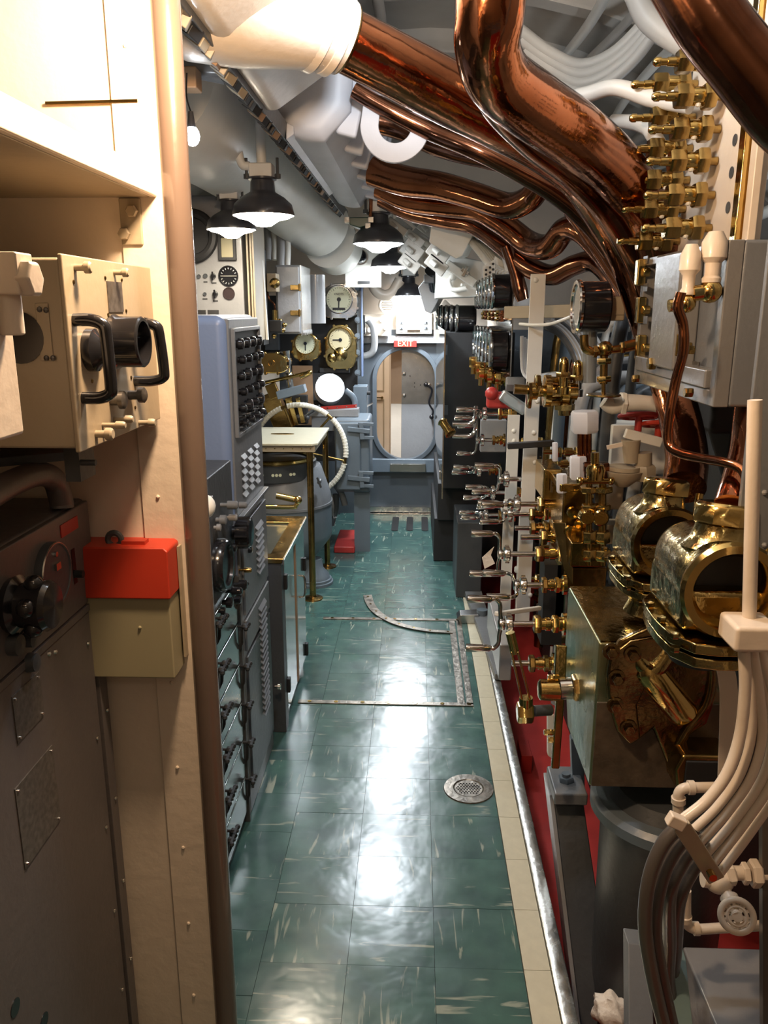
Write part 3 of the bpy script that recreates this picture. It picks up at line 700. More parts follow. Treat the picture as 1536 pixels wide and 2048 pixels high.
G().box((XS+.004, ya-.02, zt-.025), (XS+.014, yb+.01, zt-.004)).build('edge_moulding', M['chrome'], e, bev=.002)
for (yy, zz) in ((ya+.05, .62), (ya+.05, .18), (3.46, .52), (3.46, .10)): G().box((XS, yy-.012, zz-.03), (XS+.012, yy+.014, zz+.03)).build('hinge', M['blackm'], e, bev=.002)
p = V((XS+.002, 3.27, .48)); g = G().tube([p+V((0,0,.05)), p+V((.028,0,.04)), p+V((.028,0,-.04)), p+V((0,0,-.05))], .005, 8); g.build('door_handle', M['chrome'], e)
# ================================================================ CHART TABLE
zt = .93
e = thing('chart_table', 'white topped chart table on slim brass legs', 'table', (-.9, 4.7, 0))
A = pt(634, 888, Z=zt); B = pt(666, 855, Z=zt)
poly = [V((-1.7, A.y, zt)), V((A.x-.03, A.y, zt)), V((A.x, A.y+.03, zt)), V((A.x+.0, B.y, zt)), V((-1.7, B.y, zt))]
G().prism(poly, (0,0,-.012)).build('tabletop', M['border'], e, bev=.002)
G().box((-1.7, A.y+.02, zt-.05), (A.x-.015, B.y-.01, zt-.012)).build('apron', M['tan'], e, bev=.002)
g = G()
for i in range(10): g.cyl((A.x-.04-i*.05, A.y+.018, zt-.03), (A.x-.04-i*.05, A.y+.02, zt-.03), .004, 6)
for i in range(5): g.cyl((A.x-.015, A.y+.08+i*.11, zt-.03), (A.x-.013, A.y+.08+i*.11, zt-.03), .004, 6)
g.build('rivet', M['brass'], e)['kind'] = 'stuff'
L1 = pt(626, 1197, Z=0); L2 = pt(655, 1133, Z=0)
for (x, y) in ((L1.x, L1.y), (L2.x, L2.y), (-1.5, L1.y), (-1.5, L2.y)):
    l = G().cyl((x, y, .008), (x, y, zt-.03), .019, 14).build('leg', M['brassd'], e)
    G().lathe((x, y, 0), (0,0,1), [(0,.06),(.006,.058),(.014,.024),(.02,.022)], 24).build('floor_flange', M['brassd'], l)
q = pt(565, 868, Z=zt+.001)
ck = tag(G().prism(circ(q, (1,0,0), (0,1,0), .07, 24, .02), (0,0,.003)).build('deposit_tray', M['brassd']), 'small oval brass tray lying on the white chart table', 'tray')
# ================================================================ GYRO REPEATER STAND
gx, gy = pt(590, 1165, Z=0).x-.06, 4.80
e = thing('gyro_pedestal', 'large grey rounded pedestal drum with brass ring under the chart table', 'pedestal', (gx, gy, 0))
RG = .335
def zz(py): return pt(600, py, Y=gy).z
prof = [(0,.13),(.02,.13),(.04,.11),(.07,.085),(.11,.08),(.16,.10)]
G().lathe((gx+.18, gy-.12, 0), (0,0,1), [(0,.12),(.018,.12),(.02,.11),(.035,.11),(.037,.10),(.06,.095),(.10,.06),(.16,.05)], 24).build('foot', M['bgrey'], e)
zb = zz(1130); zc = zz(1072); zd = zz(1000); ze = zz(985); zf = zz(932)
RG = .30; gx2 = pt(663, 1020, Y=gy).x-RG
G().lathe((gx2, gy, 0), (0,0,1), [(.13,.10),(zb-.02,.13),(zc,RG*.98),(zc+.03,RG),(zd-.012,RG)], 40).build('lower_bowl', M['bgrey'], e)
G().lathe((gx2, gy, 0), (0,0,1), [(zd-.012,RG+.006),(zd+.002,RG+.006)], 40).build('band', M['grey'], e)
G().lathe((gx2, gy, 0), (0,0,1), [(zd+.002,RG),(ze,RG*.985),(zf,RG*.80),(zf+.01,RG*.78)], 40).build('upper_cone', M['grey'], e)
G().lathe((gx2-.03, gy-.05, 0), (0,0,1), [(zf-.05,RG*.80),(zf+.05,RG*.82),(zf+.055,RG*.78)], 40).build('collar', M['dgrey'], e)
G().torus((gx2-.03, gy-.05, zf+.06), (0,0,1), RG*.74, .018, 40, 8).build('brass_ring', M['brass'], e)
for k in (-6,-5,-4,-1,0,1,4,5):
    t = -math.pi/2+.18+k*.085; p = V((gx2-.03+RG*.815*math.cos(t), gy-.05+RG*.815*math.sin(t), zf)); G().cyl(p, p+V((math.cos(t), math.sin(t), 0))*.005, .009, 10).build('port_light_dot', M['dial'], e)  # pale discs painted as dots of light in the holes
p = pt(638, 965, Y=gy-.25); g = G().cyl(p+V((0,.06,0)), p, .012, 10); g.bar(p+V((-.01,0,.03)), p+V((.012,0,-.03)), .012, .012); g.build('toggle_clamp', M['dgrey'], e)
# brass crank handle over the sink cabinet
a, b_ = pt(553, 991, Y=3.62), pt(596, 1000, Y=3.62); c_ = pt(578, 1014, Y=3.62); d_ = pt(528, 1013, Y=3.62)
e = thing('hand_crank', 'polished brass hand crank reaching over the sink cabinet', 'crank', d_)
G().cyl(a, a+(b_-a)*.85, .016, 16).build('grip', M['brass'], e)
g = G().tube([b_, (b_+c_)/2+V((.01,0,-.01)), c_, d_+V((-.15,0,0))], .011, 10); g.sph(b_, .02, 12); g.build('arm', M['brass'], e)
# ================================================================ ROPE COVERED WHEEL
wc = pt(600, 902, Y=5.22); rw = 96*mpp(5.22)
e = thing('steering_wheel', 'large wheel bound with white cord behind the chart table', 'wheel', wc)
nseg = 6
for k in range(nseg):
    a0 = 2*math.pi*k/nseg+.07+R(12); a1 = a0+2*math.pi/nseg-.16
    G().torus(wc, (0,1,0), rw, .017, 24, 10, a0, a1).build('cord_grip', M['rope'], e)
    t = 2*math.pi*k/nseg+R(12); ax_, u_, v_ = frame((0,1,0)); dr2 = u_*math.cos(t)+v_*math.sin(t)
    G().cyl(wc, wc+dr2*(rw+.005), .008, 10).build('spoke', M['brassd'], e)
    g = G()
    for j in range(14):
        tt = a0+(a1-a0)*j/13; q = wc+(u_*math.cos(tt)+v_*math.sin(tt))*rw; td = (-u_*math.sin(tt)+v_*math.cos(tt)); g.torus(q, td, .0165, .003, 12, 4)
    g.build('cord_wrap', M['rope'], e)['kind'] = 'stuff'
G().torus(wc, (0,1,0), rw, .010, 60, 8).build('rim', M['brassd'], e)
G().cyl(wc-V((0,.04,0)), wc+V((0,.30,0)), .04, 20).build('hub', M['brassd'], e)
# ================================================================ PORT SIDE, AFT INSTRUMENTS
def tick_disc(c, ax, r, nt_, parent, face=M['dial'], needle_ang=-90, tick=M['black'], nl=.7):
    ax, u, v = frame(ax); c = V(c)
    if abs(ax.y) > .9: u, v = V((1,0,0)), V((0,0,1))
    if abs(ax.x) > .9: u, v = V((0,1,0)), V((0,0,1))
    f = G().lathe(c, ax, [(0, r), (.002, r)], 32).build('dial_face', face, parent)
    g = G()
    for k in range(nt_):
        t = 2*math.pi*k/nt_; d_ = u*math.cos(t)+v*math.sin(t); L_ = .16 if k % 5 == 0 else .09
        g.bar(c+ax*.0025+d_*r*(.92-L_), c+ax*.0025+d_*r*.92, r*.03, .001, ax)
    o = g.build('graduations', tick, parent); o['kind'] = 'stuff'
    t = R(needle_ang); d_ = u*math.cos(t)+v*math.sin(t)
    g = G(); g.bar(c+ax*.005-d_*r*.15, c+ax*.005+d_*r*nl, r*.10, .002, ax); g.lathe(c+ax*.004, ax, [(0, r*.17), (.004, r*.15)], 16); g.build('needle', tick, parent)
def face_gauge(px, py, Y, wpx, hpx, rpx, name, label, mt, rot=0, ntk=30, ang=-90, dial=M['dial'], lobes=True, dy=0):
    c = pt(px, py, Y=Y); s = mpp(Y); e = thing(name, label, 'gauge', c)
    wd, ht = wpx*s/2, hpx*s/2
    n = 32; poly = []
    for k in range(n):
        t = 2*math.pi*k/n; cs, sn = math.cos(t), math.sin(t); p = 4 if sn < 0 else 2.2
        q = (abs(cs)**p+abs(sn)**p)**(-1/p); poly.append(c+V((wd*cs*q, 0, ht*sn*q)))
    G().prism(poly, (0, .10, 0)).build('housing', mt, e, bev=.006)
    dc = c+V((0, -.012, dy*s)); r = rpx*s
    g = G().lathe(c+V((0,0,dy*s)), (0,-1,0), [(0, r*1.12), (.012, r*1.12), (.018, r*1.05), (.018, r*1.0), (.010, r*1.0)], 32, caps=False); g.build('bezel', mt, e)
    tick_disc(c+V((0, -.004, dy*s)), (0,-1,0), r, ntk, e, dial, ang)
    if lobes:
        for k in range(8):
            t = 2*math.pi*(k+.5)/8; cs, sn = math.cos(t), math.sin(t); p = 4 if sn < 0 else 2.2; q = (abs(cs)**p+abs(sn)**p)**(-1/p)
            b_ = c+V((wd*cs*q*1.0, 0, ht*sn*q)); g = G().cyl(b_-V((0,.006,0)), b_+V((0,.04,0)), .010, 10); g.hexn(b_+V((0,-.014,0)), b_-V((0,.004,0)), .008); g.build('lug_bolt', mt, e)
    return e, c
e, c = face_gauge(678, 602, 5.70, 74, 68, 25, 'depth_gauge', 'large cream faced gauge in a silver housing, topmost of the dials', M['chrome'], ang=-92, dy=3)
g = G().box((c.x-.045, c.y-.008, c.z-.062), (c.x+.045, c.y-.0075, c.z-.045)); g.build('counter_window', M['black'], e)
text_mesh('KNOTS', .020, (c.x, c.y-.009, c.z+.045), M['dgrey'], e, ext=.0003)
face_gauge(611, 693, 5.45, 56, 54, 20, 'trim_gauge', 'small cream faced gauge in a brass housing below the grey switch cabinet', M['brass'], ang=-90, dy=6, ntk=24)
e, c = face_gauge(681, 694, 5.70, 64, 88, 22, 'rudder_indicator', 'tall polished brass housing with a dark toned round dial, beneath the silver gauge', M['brass'], ang=180, dy=14, ntk=36, dial=mat('tan_dial_face', (.55,.48,.30), .35, var=.1))
g = G().lathe(c+V((-.0,-.0,-.05)), (0,-1,0), [(0,.05),(.01,.05),(.02,.035),(.022,0)], 20, caps=False); g.lathe(c+V((-.06,0,-.075)), (0,-1,0), [(0,.035),(.012,.033),(.018,.02),(.019,0)], 18, caps=False); g.build('boss', M['bronze'], e)
e, c = face_gauge(543, 726, 5.0, 62, 42, 6, 'brass_cover', 'flat bolted brass cover plate left of the small brass gauge', M['brass'], ntk=6, dial=M['brassd'])
# dark backing structure behind the dials
a = pt(528, 560, Y=5.9); b_ = pt(722, 860, Y=5.9)
e = thing('instrument_backing', 'dark steel backing panel behind the brass dials', 'panel', (-1.0, 5.9, .6))
G().box((-1.5, 5.86, .55), (b_.x-.02, 5.9, 1.75)).build('panel', M['blackm'], e)
for (x0, y0, x1, y1) in ((530,640,560,700),(640,735,700,745),(560,745,650,800)):
    a, b_ = pt(x0, y0, Y=5.84), pt(x1, y1, Y=5.84); G().box((a.x, 5.80, b_.z), (b_.x, 5.86, a.z)).build('frame_member', M['dgrey'], e, bev=.004)
a, b_ = pt(585, 745, Y=5.8), pt(628, 850, Y=5.8)
tag(G().box((a.x, 5.78, b_.z), (b_.x, 5.80, a.z+.05)).build('canvas_panel', M['brown'], bev=.003), 'tan brown panel behind the brass helm stand', 'panel')
a, b_ = pt(527, 742, Y=5.75), pt(560, 800, Y=5.75)
tag(G().box((a.x-.1, 5.74, b_.z), (b_.x, 5.76, a.z)).build('bulkhead_lining', M['cream'], bev=.003), 'small cream panel behind the left of the brass helm stand', 'panel')
# blue grey bolted upright
a, b_ = pt(708, 565, Y=5.75), pt(727, 752, Y=5.75)
e = thing('bolted_upright', 'blue grey bolted upright bar to the right of the dials', 'post', (a.x, 5.8, b_.z))
G().box((a.x+.02, 5.74, b_.z), (b_.x, 5.78, a.z)).build('web', M['bgrey'], e, bev=.003)
G().box((b_.x-.012, 5.70, b_.z), (b_.x, 5.78, a.z)).build('flange', M['blue'], e, bev=.002)
for py in (575, 600, 640, 672, 705, 745): q = pt(713, py, Y=5.74); g = G().cyl(q+V((.01,0,0)), q+V((.01,-.02,0)), .022, 14); g.cyl(q+V((.01,-.02,0)), q+V((.01,-.03,0)), .012, 10); g.build('bolt', M['bgrey'], e)
# helm stand: brass column, cross bar, grey yoke
e = thing('helm_stand', 'polished brass helm column with cross bar and grey yoke behind the chart table', 'stand', pt(560, 850, Y=5.25))
def h(px, py, y=5.3): return pt(px, py, Y=y)
G().bar(h(538, 786), h(574, 866), .12, .10, (0,1,0)).build('column', M['brassd'], e, bev=.008)
G().bar(h(536, 786, 5.22), h(556, 778, 5.22), .10, .04, (0,1,0)).build('column_cap', M['brass'], e, bev=.006)
g = G(); g.cyl(h(569, 702), h(576, 745), .035, 16, .025); g.lathe(h(567, 718), h(574, 745)-h(566, 700), [(0,.05),(.02,.055),(.04,.05)], 20); g.cyl(h(576, 745), h(583, 782), .022, 14); g.sph(h(577, 752), .034, 14); g.build('shaft', M['chrome'], e)
g = G().cyl(h(528, 766, 5.22), h(623, 744, 5.22), .012, 12); g.sph(h(620, 745, 5.22), .017, 12); g.sph(h(528, 766, 5.22), .016, 12); g.cyl(h(600, 754, 5.22), h(618, 746, 5.22), .017, 12); g.build('cross_bar', M['brass'], e)
G().bar(h(556, 790, 5.1), h(611, 776, 5.1), .05, .10, (0,1,0)).build('yoke', M['bgrey'], e, bev=.004)
g = G().bar(h(577, 795, 5.3), h(592, 850, 5.3), .045, .05, (0,1,0)); g.bar(h(596, 795, 5.3), h(607, 845, 5.3), .03, .05, (0,1,0)); g.build('linkage', M['brass'], e, bev=.004)
g = G(); 
for (px, py, r) in ((598,835,.025),(608,842,.02),(615,835,.018),(590,840,.02),(604,825,.015)): g.sph(h(px, py, 5.35), r, 10)
g.cyl(h(598,840,5.35), h(640,812,5.35), .012, 10); g.build('linkage_joints', M['dgrey'], e)
g = G().box((h(578,800).x, 5.34, h(578,850).z), (h(612,800).x, 5.40, h(578,792).z)); g.build('back_block', M['blackm'], e, bev=.004)
# round mirror repeater
c = pt(660, 776, Y=5.5); ax = (CAM-c+V((-1.0, 0, .9))).normalized()
e = thing('mirror_repeater', 'round mirrored repeater dish in a pale grey housing tilted up beside the dials', 'instrument', c)
ax = V((.22, -.92, .37)).normalized(); rm = 30*mpp(5.5)
G().lathe(c, -ax, [(0, rm), (.02, rm*1.02), (.10, rm*.98), (.12, rm*.8)], 36).build('housing', M['lgrey'], e)
G().lathe(c, ax, [(0, rm), (.008, rm), (.008, rm*.88), (.002, rm*.88)], 36, caps=False).build('rim', M['lgrey'], e)
G().lathe(c, ax, [(.002, rm*.88), (.003, rm*.88)], 36).build('mirror', M['mirror'], e)
_, u_, v_ = frame(ax)
for k in range(6): t = k*math.pi/3+.3; q = c+ax*.008+(u_*math.cos(t)+v_*math.sin(t))*rm*.94; G().cyl(q, q+ax*.003, .006, 8).build('screw', M['chrome'], e)
g = G().tube([c+V((.10,.05,-.02)), c+V((.16,.06,-.08)), c+V((.17,.06,-.2))], .022, 10); g.build('bracket_arm', M['bgrey'], e)
# red striped panel box
a, b_ = pt(618, 812, Y=5.45), pt(718, 832, Y=5.45)
e = thing('annunciator_box', 'pale grey box with a red striped label along its sloping top', 'box', ((a.x+b_.x)/2, 5.45, b_.z))
G().prism([(a.x, 5.40, b_.z), (b_.x, 5.40, b_.z), (b_.x, 5.40, b_.z+.055), (a.x+.02, 5.40, b_.z+.04)], (0, .12, 0)).build('case', M['lgrey'], e, bev=.004)
g = G().bar(pt(634, 817, Y=5.395), pt(714, 812, Y=5.395), .004, .022, (0,0,1)); g.build('red_label', M['redsign'], e)
for k in range(5): q = pt(636+k*19, 817-k*1.2, Y=5.39); G().sph(q, .005, 8).build('screw', M['chrome'], e)
g = G().box((a.x+.02, 5.41, b_.z-.10), (b_.x, 5.50, b_.z)); g.build('lower_case', M['grey'], e, bev=.004)
# grey latched cabinet
YC = 5.30
a, b_ = pt(668, 838, Y=YC), pt(740, 985, Y=YC)
e = thing('latched_cabinet', 'blue grey steel cabinet with two heavy latches left of the hatch', 'cabinet', ((a.x+b_.x)/2, YC, b_.z))
G().box((a.x, YC, b_.z), (b_.x, YC+.35, a.z)).build('body', M['bgrey'], e, bev=.02, seg=3)
G().box((a.x+.01, YC-.03, b_.z+.02), (b_.x-.06, YC, a.z-.02)).build('door', M['bgrey'], e, bev=.012)
for py in (858, 955):
    q = pt(722, py, Y=YC-.04); g = G().bar(q+V((-.09,0,.0)), q+V((.06,0,-.015)), .03, .03, (0,1,0)); g.bar(q+V((-.02,0,.035)), q+V((.085,0,.03)), .022, .018, (0,1,0)); g.bar(q+V((-.0,0,-.055)), q+V((.085,0,-.06)), .022, .018, (0,1,0)); g.bar(q+V((.0,.01,.04)), q+V((.01,.01,-.07)), .03, .04, (0,1,0)); g.build('latch', M['bgrey'], e, bev=.003)
a2, b2 = pt(708, 985, Y=YC+.05), pt(740, 1058, Y=YC+.05)
G().box((a2.x, YC+.05, .0), (b2.x, YC+.06, b_.z)).build('support_leg', M['bgrey'], e)
# tall grey side box
a, b_ = pt(712, 772, Y=5.75), pt(734, 835, Y=5.75)
e = thing('junction_case', 'narrow blue grey junction case between the latched cabinet and the hatch', 'box', (a.x, 5.8, b_.z))
G().box((a.x-.02, 5.72, b_.z-.35), (b_.x, 5.9, a.z)).build('body', M['bgrey'], e, bev=.006)
q = pt(738, 786, Y=5.75); G().cyl(q-V((.03,0,0)), q+V((.01,0,0)), .014, 10).build('knob', M['blackm'], e)
q = pt(740, 814, Y=5.75); G().bar(q-V((.03,0,0)), q+V((.02,0,.03)), .012, .015, (0,1,0)).build('catch', M['chrome'], e)
# bent conduit by the header
g = G().tube([pt(737,640,Y=6.1), pt(746,655,Y=6.1), pt(749,685,Y=6.1), pt(744,705,Y=6.1), pt(728,712,Y=6.1), pt(715,708,Y=6.1)], .026, 12)
tag(g.build('bent_conduit', M['cable']), 'thick grey conduit bending down left of the exit sign', 'pipe')
for k, (x0, y0, x1, y1) in enumerate(((655,985,668,1035),(668,965,690,1010),(672,988,662,1050))):
    g = G().tube([pt(x0, y0, Y=5.4), pt((x0+x1)/2+4, (y0+y1)/2, Y=5.4), pt(x1, y1, Y=5.4)], .022, 10)
    tag(g.build('hose', M[('cable','grey','dgrey')[k]]), ('dark grey hose dropping behind the gyro pedestal', 'pale hose curving below the latched cabinet', 'narrow dark hose nearest the gyro pedestal base')[k], 'hose')
a, b_ = pt(668, 1040, Y=5.35), pt(710, 1060, Y=5.35)
tag(G().box((a.x, 5.3, 0.0), (b_.x, 5.75, .05)).build('foot_block', M['redf'], bev=.01), 'low dark red block on the deck under the latched cabinet', 'block')
# grey switch cabinet with bright side
XW = -.645; a = pt(600, 530, X=XW); 
Yn = 4.62; ztop = pt(575, 530, Y=Yn).z; zbot = pt(575, 668, Y=Yn).z
xl_ = pt(552, 600, Y=Yn).x; xr_ = pt(601, 600, Y=Yn).x
e = thing('switch_cabinet', 'grey wall cabinet with bright steel side, hinged door and conduits on top', 'cabinet', ((xl_+xr_)/2, Yn, zbot))
G().box((xl_, Yn, zbot), (xr_, Yn+.42, ztop)).build('case', M['grey'], e, bev=.006)
G().box((xl_+.01, Yn-.012, zbot+.01), (xr_-.006, Yn, ztop-.01)).build('door', M['lgrey'], e, bev=.004)
G().box((xr_-.002, Yn+.01, zbot-.01), (xr_+.006, Yn+.41, ztop)).build('side_cover', M['steel'], e, bev=.002)
for py in (575, 626): q = pt(597, py, Y=Yn-.014); g = G().box((q.x-.045, Yn-.03, q.z-.014), (q.x+.015, Yn-.012, q.z+.014)); g.cyl((q.x+.008, Yn-.03, q.z-.02), (q.x+.008, Yn-.03, q.z+.02), .007, 8); g.build('hinge', M['brassd'], e, bev=.002)
for k in range(5): 
    p = V((xr_+.008, Yn+.04+k*.07, zbot+.005)); G().cyl(p, p+V((.012,0,0)), .014, 10).build('gland', M['lgrey'], e)
tag(G().cyl((pt(632,600,Y=5.2).x, 5.2, zbot+.05), (pt(632,600,Y=5.2).x, 5.2, ztop-.03), .06, 24).build('grey_tank', M['lgrey']), 'slim grey cylinder standing behind the switch cabinet', 'tank')
for k, (px, r) in enumerate(((540,.020),(553,.014),(566,.024),(579,.016))):
    ytop = 395; g = G().tube([pt(px-4, 520 if k < 2 else 532, Y=Yn+.1), pt(px-3, 490, Y=Yn+.12), pt(px-6, 460, Y=Yn+.15), pt(px-16, 400, Y=Yn+.3)], r, 12)
    tag(g.build('conduit', M['white' if k % 2 else 'cable']), '%s conduit from the left rising above the switch cabinet' % ORD[k], 'pipe', 'conduits above the switch cabinet')
# rotary switch box with brass cock
a, b_ = pt(535, 547, Y=4.5), pt(556, 584, Y=4.5)
e = thing('rotary_switch', 'cream rotary switch box left of the switch cabinet', 'switch', (a.x, 4.5, b_.z))
G().box((a.x, 4.46, b_.z), (b_.x, 4.56, a.z)).build('body', M['tan'], e, bev=.006)
q = pt(550, 566, Y=4.46); g = G().lathe(q, (0,-1,0), [(0,.028),(.02,.026),(.03,.015),(.05,.012),(.052,0)], 16, caps=False); g.bar(q+V((-.02,-.045,-.01)), q+V((.02,-.045,.01)), .012, .016, (0,1,0)); g.build('switch_handle', M['brassd'], e)
e = thing('pressure_switch', 'black and brass pressure switch below the rotary switch box', 'switch', pt(550, 668, Y=4.5))
a, b_ = pt(540, 640, Y=4.5), pt(566, 664, Y=4.5)
G().box((a.x, 4.46, b_.z), (b_.x, 4.54, a.z)).build('body', M['blackm'], e, bev=.006)
G().cyl(pt(550, 640, Y=4.5), pt(550, 620, Y=4.5), .014, 12).build('brass_neck', M['brass'], e)
g = G().tube([pt(550,620,Y=4.5), pt(548,608,Y=4.5), pt(538,598,Y=4.5), pt(534,580,Y=4.5)], .006, 8); g.build('capillary', M['copperd'], e)
for (px, py) in ((560,642),(569,650),(566,660),(548,672)): G().sph(pt(px, py, Y=4.48), .014, 10).build('fitting', M['brass'], e)
# thin white frame stand
g = G(); f = lambda px, py: pt(px, py, Y=4.2)
g.bar(f(523,515), f(535,680), .012, .02, (0,1,0)); g.bar(f(518,590), f(528,598), .01, .012, (0,1,0)); g.bar(f(516,640), f(534,640), .01, .012, (0,1,0))
tag(g.build('instrument_bracket', M['white'], bev=.002), 'thin white upright bracket bar in front of the rotary switch', 'bracket')
e = thing('relay_shelf', 'dark relay shelf with a yellow label between the radar console and the switches', 'shelf', pt(510, 640, Y=4.3))
a, b_ = pt(500, 545, Y=4.35), pt(528, 690, Y=4.35)
G().box((a.x, 4.35, b_.z), (b_.x, 4.5, a.z+.12)).build('case', M['blackm'], e)
a, b_ = pt(502, 553, Y=4.34), pt(524, 585, Y=4.34); G().box((a.x, 4.33, b_.z), (b_.x, 4.35, a.z)).build('label_plate', M['olive'], e)
for k in range(5): q = pt(512, 598+k*11, Y=4.34); G().bar(q+V((-.03,0,.012)), q+V((.03,-.0,-.012)), .02, .006, (0,1,0)).build('louvre', M['dgrey'], e)
# white console with dials above the tall rack
YR = 3.95
a, b_ = pt(350, 436, Y=YR), pt(490, 640, Y=YR)
e = thing('radar_console', 'cream console face with round black dials above the tall radio rack', 'console', ((a.x+b_.x)/2, YR, b_.z))
G().box((a.x-.3, YR, b_.z-.1), (b_.x, YR+.3, a.z+.10)).build('face', M['lgrey'], e, bev=.006)
for k, px in enumerate((494, 500, 504)): q = pt(px, 500, Y=YR); G().box((q.x-.004, YR+.01*k, b_.z-.1), (q.x+.004, YR+.3, a.z+.05)).build('edge_rib', M['tan'], e)
def rdial(px, py, rx, mt, parent=e, nm='dial'):
    q = pt(px, py, Y=YR); s = mpp(YR); r = rx*s
    g = G().lathe(q, (0,-1,0), [(0,r),(.006,r),(.006,r*.86),(.003,r*.84),(.003,0)], 28, caps=False); return g.build(nm, M[mt], parent)
rdial(457, 552, 20, 'black'); q = pt(457, 552, Y=YR-.006)
g = G(); s = mpp(YR)
for k in range(16): t = 2*math.pi*k/16; d_ = V((math.cos(t), 0, math.sin(t))); g.bar(q+d_*13*s, q+d_*16*s, .002, .001, (0,1,0))
g.bar(q-V((15*s,0,0)), q+V((15*s,0,0)), .0015, .001, (0,1,0)); g.build('graduations', M['rope'], e)['kind'] = 'stuff'
rdial(458, 587, 12, 'darkdial')
for (px, py, r) in ((398,553,4),(411,552,4.5),(410,588,3.5)): rdial(px, py, r, 'dgrey', nm='indicator_lamp')
for (px, py) in ((427,552),(431,588)):
    q = pt(px, py, Y=YR); s = mpp(YR); g = G().lathe(q, (0,-1,0), [(0,5.5*s),(.008,5.5*s),(.02,3.5*s),(.021,0)], 14, caps=False); g.bar(q+V((0,-.02,-8*s)), q+V((0,-.02,8*s)), .008, .006, (0,1,0)); g.build('pointer_knob', M['black'], e)
for (px, py, w_) in ((411,564,8),(428,566,10),(410,598,10),(431,602,10)): q = pt(px, py, Y=YR); G().box((q.x-w_*s/2, YR-.001, q.z-.003), (q.x+w_*s/2, YR, q.z+.003)).build('caption_plate', M['blackm'], e)
a, b_ = pt(436, 470, Y=YR), pt(474, 521, Y=YR); g = G().ring([V((a.x,YR,b_.z)),V((b_.x,YR,b_.z)),V((b_.x,YR,a.z)),V((a.x,YR,a.z))],[V((a.x+.014,YR,b_.z+.014)),V((b_.x-.014,YR,b_.z+.014)),V((b_.x-.014,YR,a.z-.014)),V((a.x+.014,YR,a.z-.014))],(0,-.018,0)); g.build('window_frame', M['blackm'], e, bev=.003)
G().box((a.x+.012, YR-.006, b_.z+.012), (b_.x-.012, YR-.002, a.z-.012)).build('window_pane', M['olive'], e)
q = pt(384, 472, Y=YR-.02); s = mpp(YR)
e2 = thing('round_hatch_dial', 'large black ringed port partly hidden behind the brown edge post', 'port', q)
g = G().torus(q, (0,-1,0), 42*s, 9*s, 36, 8); g.lathe(q, (0,-1,0), [(-.005,36*s),(.0,36*s)], 32); g.build('ring', M['blackm'], e2)
for (x0, x1) in ((394, 412), (415, 438)):
    a, b_ = pt(x0, 620, Y=YR-.002), pt(x1, 632, Y=YR-.002); G().box((a.x, YR-.002, b_.z), (b_.x, YR, a.z)).build('data_plate', M['steel'], e)
# ================================================================ PENDANT LAMPS
def pendant(px, py, Y, wpx, label, power, warm, stem=.30, tilt=0):
    """px,py = centre of the shade mouth"""
    c = pt(px, py, Y=Y); r = wpx*mpp(Y)/2; e = thing('pendant_lamp', label, 'lamp', c)
    h_ = r*1.15
    G().lathe(c, (0,0,1), [(0,r),(.004,r*1.01),(h_*.30,r*.93),(h_*.48,r*.70),(h_*.62,r*.42),(h_*.66,r*.40),(h_*.92,r*.38),(h_*.95,r*.46),(h_*1.0,r*.46),(h_*1.02,r*.36)], 36, caps=False).build('shade', M['shade'], e)
    G().lathe(c, (0,0,1), [(.002,r*.985),(h_*.28,r*.90),(h_*.45,r*.66),(h_*.58,r*.38),(h_*.59,0)], 36, caps=False).build('shade_lining', M['shadein'], e)
    b_ = G().lathe(c, (0,0,-1), [(-r*.10,0),(-r*.10,r*.80),(-.002,r*.93),(r*.06,r*.84),(r*.13,r*.52),(r*.22,r*.38),(r*.31,r*.24),(r*.34,0)], 28, caps=False).build('lining_glow', M['bulbw' if warm else 'bulb'], e)  # added glowing form imitating the bulb and its lit shade lining
    g = G().cbox(c+V((0,0,h_*1.0+r*.2)), (r*.74, r*.7, r*.42)); g.build('cap_block', M['white'], e, bev=.006)
    for sx in (-1, 1):
        g = G(); g.cyl(c+V((sx*r*.5,0,h_*.98)), c+V((sx*r*.5,0,h_*.98+r*.62)), r*.05, 8); g.cyl(c+V((sx*r*.5,0,h_*.98)), c+V((sx*r*.5,0,h_*.98+r*.14)), r*.10, 8)
        g.build('stud', M['dgrey'], e)
    G().cyl(c+V((0,0,h_+r*.4)), c+V((0,0,h_+r*.4+stem)), r*.16, 12).build('hanging_rod', M['white'], e)
    L = lamp_light('lamp_light', c+V((0,0,-r*.40)), power, MILD if warm else COOL, r*.35, 'SPOT', 168)
    return e, c, r
e, c, r = pendant(527, 432, 3.15, 120, 'large dark shaded lamp glowing warm white, nearest the radio rack', PW['pend0'], True, .35)
g = G().tube([c+V((-r*.40,0,r*1.5)), c+V((-r*.62,0,r*1.55)), c+V((-r*.72,0,r*1.9)), c+V((-r*.70,0,r*2.35))], r*.14, 12); g.build('conduit_elbow', M['white'], e)
g = G().tube([c+V((-r*.55,0,r*2.35)), c+V((-r*.3,0,r*3.6))], r*.12, 10, k=1); g.build('conduit', M['white'], e)
pendant(463, 460, 3.65, 96, 'warm lamp half hidden behind the nearest pendant lamp', PW['pend0b'], True, .3)
pendant(757, 488, 4.45, 100, 'bright cool white pendant lamp below the chain hoist block', PW['pend1'], False, .22)
pendant(780, 534, 5.35, 76, 'smaller cool white pendant lamp second in the aisle row', PW['pend2'], False, .25)
pendant(817, 592, 6.15, 66, 'last pendant lamp over the exit sign, washing the bulkhead white', PW['pend3'], False, .28)
c = pt(384, 272, Y=2.1)
e = thing('bulkhead_lamp', 'small glowing lamp peeking out behind the brown edge post', 'lamp', c)
